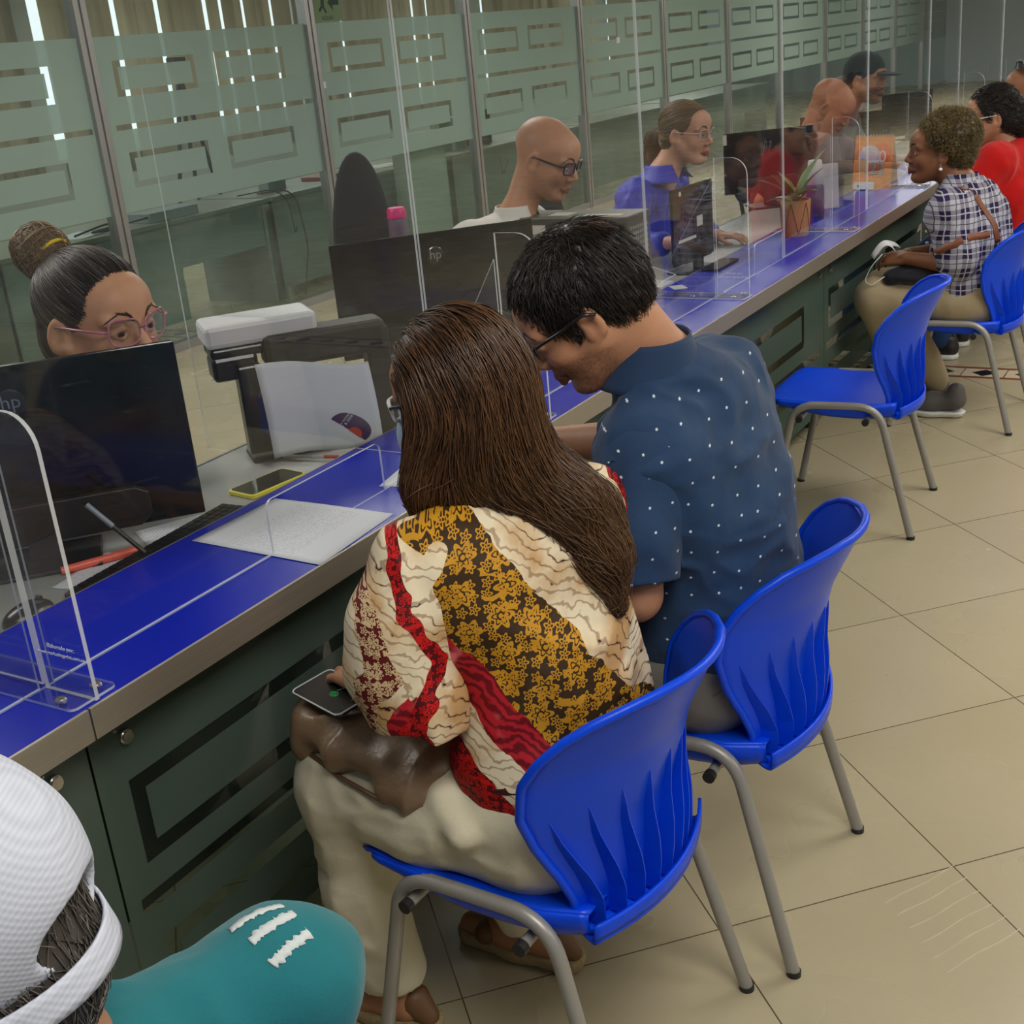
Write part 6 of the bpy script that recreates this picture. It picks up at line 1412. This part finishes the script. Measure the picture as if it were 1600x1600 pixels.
# card, bottle behind the plant
cs_ = empty('sign_card', (-1.845, 5.72, ZC), math.radians(30), 'plain white card standing on the counter behind the plant', 'sign'); m = MB(); m.add([(-.055, 0, .0), (.055, 0, 0), (.055, .03, .20), (-.055, .03, .20), (-.055, .003, .0), (.055, .003, 0), (.055, .033, .20), (-.055, .033, .20)], [(0, 1, 2, 3), (7, 6, 5, 4), (0, 4, 5, 1), (2, 6, 7, 3), (0, 3, 7, 4), (1, 5, 6, 2)]); m.build('card_face', M_whitep, cs_); MB().box(-.055, .055, -.002, .09, .0005, .003).build('card_foot', M_whitep, cs_); cs_.location = (-1.755, 5.80, ZC+.0006)
sb = empty('sanitiser_bottle', (-1.735, 5.55, ZC), 0, 'purple bottle with a white cap between the plant and the orange calendar', 'bottle')
MB().lathe((0, 0, .0006), [(.036, 0), (.040, .006), (.040, .13), (.034, .145)], 24).build('bottle_body', plain('purple_bottle', srgb(58, 48, 110)[:3], .3), sb, smooth=True, auto=50); MB().lathe((0, 0, .1456), [(.034, 0), (.038, .004), (.030, .10), (.026, .105)], 24).build('white_cap', M_whitep, sb, smooth=True, auto=50)
# desk calendar
cal = empty('desk_calendar', (-1.715, 6.39, ZC+.0006), math.radians(0), 'orange spiral desk calendar with numbers standing on the blue counter', 'calendar')
M_or = plain('orange_card', srgb(232, 128, 40)[:3], .5, var=.05); M_cream = plain('cream_card', srgb(226, 208, 170)[:3], .6)
ex = unit([.985, -.17, 0]); bk_ = V3(.17, .985, 0); W_, H_ = .10, .255
def cf(u, w_, z, off=0): return tuple(ex*u+bk_*(w_+off)+V3(0, 0, z))
m = MB(); m.add([cf(-W_, 0, 0), cf(W_, 0, 0), cf(W_, .045, H_), cf(-W_, .045, H_), cf(-W_, .003, 0), cf(W_, .003, 0), cf(W_, .048, H_), cf(-W_, .048, H_)], [(0, 1, 2, 3), (7, 6, 5, 4), (0, 4, 5, 1), (2, 6, 7, 3), (0, 3, 7, 4), (1, 5, 6, 2)]); m.build('front_page', M_or, cal)
m = MB(); m.add([cf(-W_, .10, 0), cf(W_, .10, 0), cf(W_, .049, H_), cf(-W_, .049, H_), cf(-W_, .103, 0), cf(W_, .103, 0), cf(W_, .052, H_), cf(-W_, .052, H_)], [(0, 1, 2, 3), (7, 6, 5, 4), (0, 4, 5, 1), (2, 6, 7, 3), (0, 3, 7, 4), (1, 5, 6, 2)]).add([cf(-W_, .004, .001), cf(W_, .004, .001), cf(W_, .10, .001), cf(-W_, .10, .001)], [(0, 1, 2, 3)]); m.build('easel_back', M_cream, cal)
m = MB()
for k_ in range(12): c0 = V3(*cf(-W_+.012+k_*(2*W_-.024)/11, .048, H_)); m.tube([c0+.007*(bk_*math.cos(a)+V3(0, 0, 1)*math.sin(a)) for a in np.linspace(0, 2*PI, 12)[:-1]], .0012, 5, closed=True)
m.build('spiral_binding', M_whitep, cal)
up = unit(bk_*.045+V3(0, 0, H_)); nrm = unit(np.cross(ex, up))
def disc(u, v, ru, rv, lift, name, mat):
    m = MB(); c0 = V3(*cf(u, .045*v/H_, v)); vs = [tuple(c0+ex*ru*math.cos(t)+up*rv*math.sin(t)+nrm*lift) for t in np.linspace(0, 2*PI, 28)[:-1]]; n = len(vs); m.add(vs+[tuple(np.array(p)+nrm*.0006) for p in vs], [tuple(range(n)), tuple(range(2*n-1, n-1, -1))]+[(i, (i+1) % n, n+(i+1) % n, n+i) for i in range(n)]); return m.build(name, mat, cal)
disc(.045, .175, .050, .048, .0008, 'red_orange_print', plain('red_orange', srgb(232, 84, 30)[:3], .5)); disc(-.02, .155, .058, .058, .0016, 'pale_blue_print', plain('pale_lilac', srgb(196, 190, 210)[:3], .5)); disc(.0, .10, .055, .030, .0024, 'rust_print', plain('rust_print', srgb(176, 84, 48)[:3], .5)); disc(-.05, .115, .028, .035, .0030, 'tan_print', plain('tan_print', srgb(190, 150, 110)[:3], .5))
Mt = lambda u, v, l=.0045: Matrix(((ex[0], up[0], nrm[0], cf(u, .045*v/H_, v)[0]+nrm[0]*l), (ex[1], up[1], nrm[1], cf(u, .045*v/H_, v)[1]+nrm[1]*l), (ex[2], up[2], nrm[2], cf(u, .045*v/H_, v)[2]+nrm[2]*l), (0, 0, 0, 1)))
text('number_print', '20', .085, Mt(.03, .155), plain('white_lilac', srgb(214, 208, 216)[:3], .5), cal, .0008); text('number_print', '22', .085, Mt(.028, .100, .0055), plain('teal_print', srgb(96, 160, 176)[:3], .5), cal, .0008)
m = MB(); o_ = V3(*cf(-.035, .001, .016)); m.add([tuple(o_+ex*a+up*b-up*0+nrm*.0040) for a, b in rrect(-.055, .055, -.014, .022, .012, 5, (0, 0, 1, 1))], [tuple(range(14))]); m.build('logo_label', plain('label_white', srgb(214, 222, 236)[:3], .5), cal, solid=.0006)
disc(-.068, .020, .012, .012, .0050, 'logo_mark', plain('logo_yellow', srgb(220, 150, 20)[:3], .5)); disc(-.066, .018, .006, .007, .0058, 'logo_mark', M_matte_black)
text('logo_lettering', 'BANCOL..', .016, Mt(-.020, .019, .0050), M_matte_black, cal, .0003)

# =====================================================================
# office chairs behind clerks, back office clutter
# =====================================================================
M_mesh = plain('dark_chair_fabric', (.028, .028, .030), .9, bump=.001, bscale=300)
def office_chair(x, y, ang, label, top=1.15, wid=.46):
    t = empty('office_chair', (x, y, 0), ang, label, 'office chair', 'dark office chairs behind the counter')
    S = Sdf(); S.ell((-.20, 0, (top+.62)/2), (.030, wid/2, (top-.62)/2+.02), None, .01); P, Q = S.mesh(.007); np_mesh('backrest', P, Q, M_mesh, t)
    S = Sdf(); S.ell((.02, 0, .435), (.24, .24, .035), None, .02); P, Q = S.mesh(.008); np_mesh('seat', P, Q, M_mesh, t)
    MB().tube([(-.02, 0, .10), (-.02, 0, .40)], .025, 12).build('gas_column', M_logo, t, smooth=True); MB().tube([(-.02, 0, .405), (-.20, 0, .42), (-.245, 0, .70)], .014, 8).build('back_support', M_matte_black, t)
    for k_ in range(5):
        a = 2*PI*k_/5; MB().tube([(-.02, 0, .10), (-.02+.28*math.cos(a), .28*math.sin(a), .06)], [.02, .014], 8).build('base_arm', M_matte_black, t); MB().tube([(-.02+.28*math.cos(a), .28*math.sin(a)-.012, .026), (-.02+.28*math.cos(a), .28*math.sin(a)+.012, .026)], .026, 12).build('castor', M_blk, t)
    return t
office_chair(-2.62, 1.76, 0, 'dark office chair behind the clerk with the bun', 1.0)
oc = office_chair(-2.66, 3.72, 0, 'tall black office chair behind the bald clerk', 1.30, .36)
office_chair(-2.62, 4.96, 0, 'dark grey office chair behind the blonde clerk', 1.02, .5); office_chair(-2.55, 6.3, 0, 'dark office chair behind the bald figure in red', 1.0); office_chair(-2.47, 7.2, 0, 'dark office chair behind the man in the grey jacket', 1.0)
wbt = empty('water_bottle', (-2.615, 3.60, 1.02), 0, 'clear bottle with a pink lid hanging on the black office chair', 'bottle')
MB().lathe((0, 0, 0), [(.030, 0), (.033, .01), (.033, .07), (.030, .08)], 20).build('bottle_body', plain('frosted_bottle', srgb(110, 90, 110)[:3], .3), wbt, smooth=True, auto=50); MB().lathe((0, 0, .08), [(.034, 0), (.034, .025), (.028, .035)], 20).build('pink_lid', plain('hot_pink', srgb(214, 40, 120)[:3], .4), wbt, smooth=True, auto=50)
# side desk with magazines beyond the bald clerk
sd_ = empty('side_desk', (-3.35, 5.45, 0), 0, 'pale grey side desk with magazines beyond the bald clerk', 'desk')
MB().box(-.30, .38, -.40, .40, .70, .73).build('desk_top', M_desk, sd_, bevel=.003); MB().box(-.28, .36, -.38, -.35, 0, .70).build('side_panel', M_dk, sd_); MB().box(-.28, .36, .35, .38, 0, .70).build('side_panel', M_dk, sd_)
paper('magazine', 'red and white magazine on the side desk', -3.15, 5.35, .7302, .21, .29, .3, plain('magazine_cover', srgb(170, 60, 60)[:3], .4, var=.6), cat='magazine', th=.006)
bx_m = [plain('cardboard', srgb(92, 76, 52)[:3], .8), plain('white_box', srgb(150, 160, 164)[:3], .6), plain('blue_box', srgb(30, 80, 150)[:3], .5), plain('pale_box', srgb(176, 182, 160)[:3], .6)]
def boxthing(label, x, y, z, sx, sy, sz, mat, rz=0, group='boxes in the back office', lid=True):
    t = empty('storage_box', (x, y, z), rz, label, 'box', group); MB().box(-sx, sx, -sy, sy, 0, sz).build('carton', mat, t, bevel=.003)
    if lid: MB().box(-sx-.003, sx+.003, -sy-.003, sy+.003, sz-.03, sz+.003).build('lid', mat, t, bevel=.002)
    return t
boxthing('brown cardboard box under the desk with the hanging cables', -6.45, 7.75, 0.0, .14, .20, .34, bx_m[0]); boxthing('pale carton under the desk right of the brown box', -6.42, 8.25, 0, .16, .22, .30, bx_m[3]); boxthing('flat brown carton on top of the pale carton under the desk', -6.42, 8.22, .304, .15, .26, .12, bx_m[0])
boxthing('flat white and blue carton on the desk behind the clerk with the bun', -6.28, 6.05, .7402, .10, .22, .06, bx_m[1], lid=False); boxthing('upright pale blue box on the desk beside the hanging cables', -6.45, 7.35, .7402, .05, .10, .20, bx_m[1]); boxthing('white folder box on the far desk behind the scanner', -6.45, 9.7, .7402, .05, .09, .26, bx_m[3]); boxthing('white folder box right of its twin on the far desk', -6.45, 9.95, .7402, .05, .09, .28, bx_m[1])
boxthing('dark red carton on the far desk right of the folder boxes', -6.45, 10.3, .7402, .08, .14, .30, plain('dark_red_box', srgb(74, 30, 40)[:3], .6))
boxthing('tall pale cabinet-like carton against the glass behind the scanner', -5.965, 8.62, 0, .07, .28, 1.0, plain('pale_grey_green_panel', srgb(168, 178, 168)[:3], .6), lid=False)
def cable(label, pts, col, r=.005): o = MB().tube(smooth_path(pts, 8), r, 6).build('cable', plain('cable_%s' % col[0], col[1], .5), None, smooth=True); return tag(o, label, 'cable', None)
RC = ('dark_red', srgb(90, 30, 34)[:3]); BC = ('black', (.015, .015, .017))
cable('dark red cable hanging down from the desk to the floor behind the glass', [(-6.3, 7.0, .76), (-6.10, 7.1, .77), (-6.06, 7.15, .70), (-6.06, 7.2, .35), (-6.07, 7.10, .01)], RC)
cable('black cable looping at the desk edge beside the pale blue box', [(-6.4, 6.9, .76), (-6.15, 7.0, .79), (-6.07, 7.06, .72), (-6.06, 7.08, .45), (-6.10, 7.15, .50)], BC)
cable('thin black cable hanging under the desk by the brown box', [(-6.15, 7.9, .70), (-6.16, 7.85, .35), (-6.14, 7.95, .012), (-6.10, 8.1, .012)], BC, .004)
cable('black cable hanging at the far desk below the folder boxes', [(-6.3, 10.2, .75), (-6.10, 10.1, .72), (-6.08, 10.1, .45), (-6.10, 10.25, .60)], BC, .004)
cable('coiled black cables on the desk above the clerk with the bun', [(-6.3, 5.3, .75), (-6.2, 5.5, .80), (-6.25, 5.7, .75), (-6.15, 5.55, .76), (-6.3, 5.4, .75), (-6.2, 5.85, .78)], BC, .007)
for k_, (x, y, rz, lab) in enumerate([(-6.35, 5.4, .3, 'white papers on the leftmost office desk behind the glass'), (-6.4, 8.3, .1, 'white papers on the office desk beside the dark monitor'), (-6.4, 8.75, -.2, 'spread papers at the right end of the office desk with cables')]): paper('document', lab, x, y, .7402, .24, .34, rz, M_whitep, .004)
boxthing('red document folder on the office desk beside the dark monitor', -6.45, 7.95, .7402, .10, .14, .03, plain('red_folder', srgb(150, 30, 44)[:3], .5), lid=False)
sp = empty('desk_speaker', (-6.25, 8.12, .7402), 0, 'small black speaker on the office desk behind the glass', 'speaker'); MB().box(-.05, .05, -.05, .05, 0, .17).build('speaker_body', M_matte_black, sp, bevel=.006); MB().lathe((.0501, 0, .09), [(.032, 0), (.03, .003), (.01, .001)], 20, M=Euler((0, PI/2, 0)).to_matrix().to_4x4()).build('cone', M_blk, sp)
# tripod seen against the frosted glass, back office
tp = empty('tripod', (-7.4, 7.55, 0), 0, 'dark tripod standing behind the frosted glass', 'tripod')
for a in (.3, 2.4, 4.5): MB().tube([(0, 0, 1.62), (.32*math.cos(a), .32*math.sin(a), .0)], [.02, .012], 8).build('leg', M_matte_black, tp)
MB().box(-.05, .05, -.06, .06, 1.62, 1.74).build('camera_mount', M_matte_black, tp, bevel=.01)
# exit sign hanging in the back office, mirrored as in the photo
ex_ = empty('exit_sign', (-6.5, 8.35, 2.0), 0, 'small pale exit sign with a running figure and an arrow, top of the photo', 'sign')
MB().box(-.004, .004, -.20, .20, -.11, .11).build('panel', plain('sign_cream', srgb(196, 196, 150)[:3], .5), ex_); m = MB(); gq = plain('sign_dark_green', srgb(20, 50, 40)[:3], .5)
m.prism([(.02, .03), (.08, .09), (.08, .05), (.16, .05), (.16, .01), (.08, .01), (.08, -.03)], 'x', .0045, .006); m.prism([(-.02+.016*math.cos(t), .085+.016*math.sin(t)) for t in np.linspace(0, 2*PI, 14)[:-1]], 'x', .0045, .006); m.prism([(-.06, .07), (-.02, .06), (-.03, .0), (.0, -.04), (-.015, -.05), (-.05, -.005), (-.09, -.04), (-.10, -.02), (-.065, .01)], 'x', .0045, .006); m.build('symbol', gq, ex_)
text('lettering', 'SALIDA', .045, Matrix(((0, 0, 1, .0048), (-1, 0, 0, .0), (0, 1, 0, -.083), (0, 0, 0, 1))), gq, ex_, .0005); MB().tube([(0, -.15, .11), (0, -.15, .69)], .003, 6).tube([(0, .15, .11), (0, .15, .69)], .003, 6).build('hanger', M_steel, ex_)
# small labels stuck on the glazed wall
for (y, z, w_, h_) in ((7.30, 1.455, .055, .045), (13.0-.9, 1.52, .075, .055)): MB().box(XW+.006, XW+.0066, y-w_/2, y+w_/2, z-h_/2, z+h_/2).build('paper_label', M_whitep, pw)
# faint scuffs on the floor tile
m = MB(); rs = random.Random(3)
for k_ in range(6): x0 = -.50+.03*k_; y0 = 2.03-.028*k_; m.tube([(x0+.012*t, y0+.021*t*1.0+.004*math.sin(t+k_), .0004) for t in range(9)], [.0004+.0006*rs.random() for _ in range(9)], 4)
o = m.build('floor_scuff_marks', plain('scuff_white', srgb(206, 200, 180)[:3], .6), None); tag(o, 'faint white scuff marks on the beige floor beside the front chairs', 'scuff marks', kind='stuff')
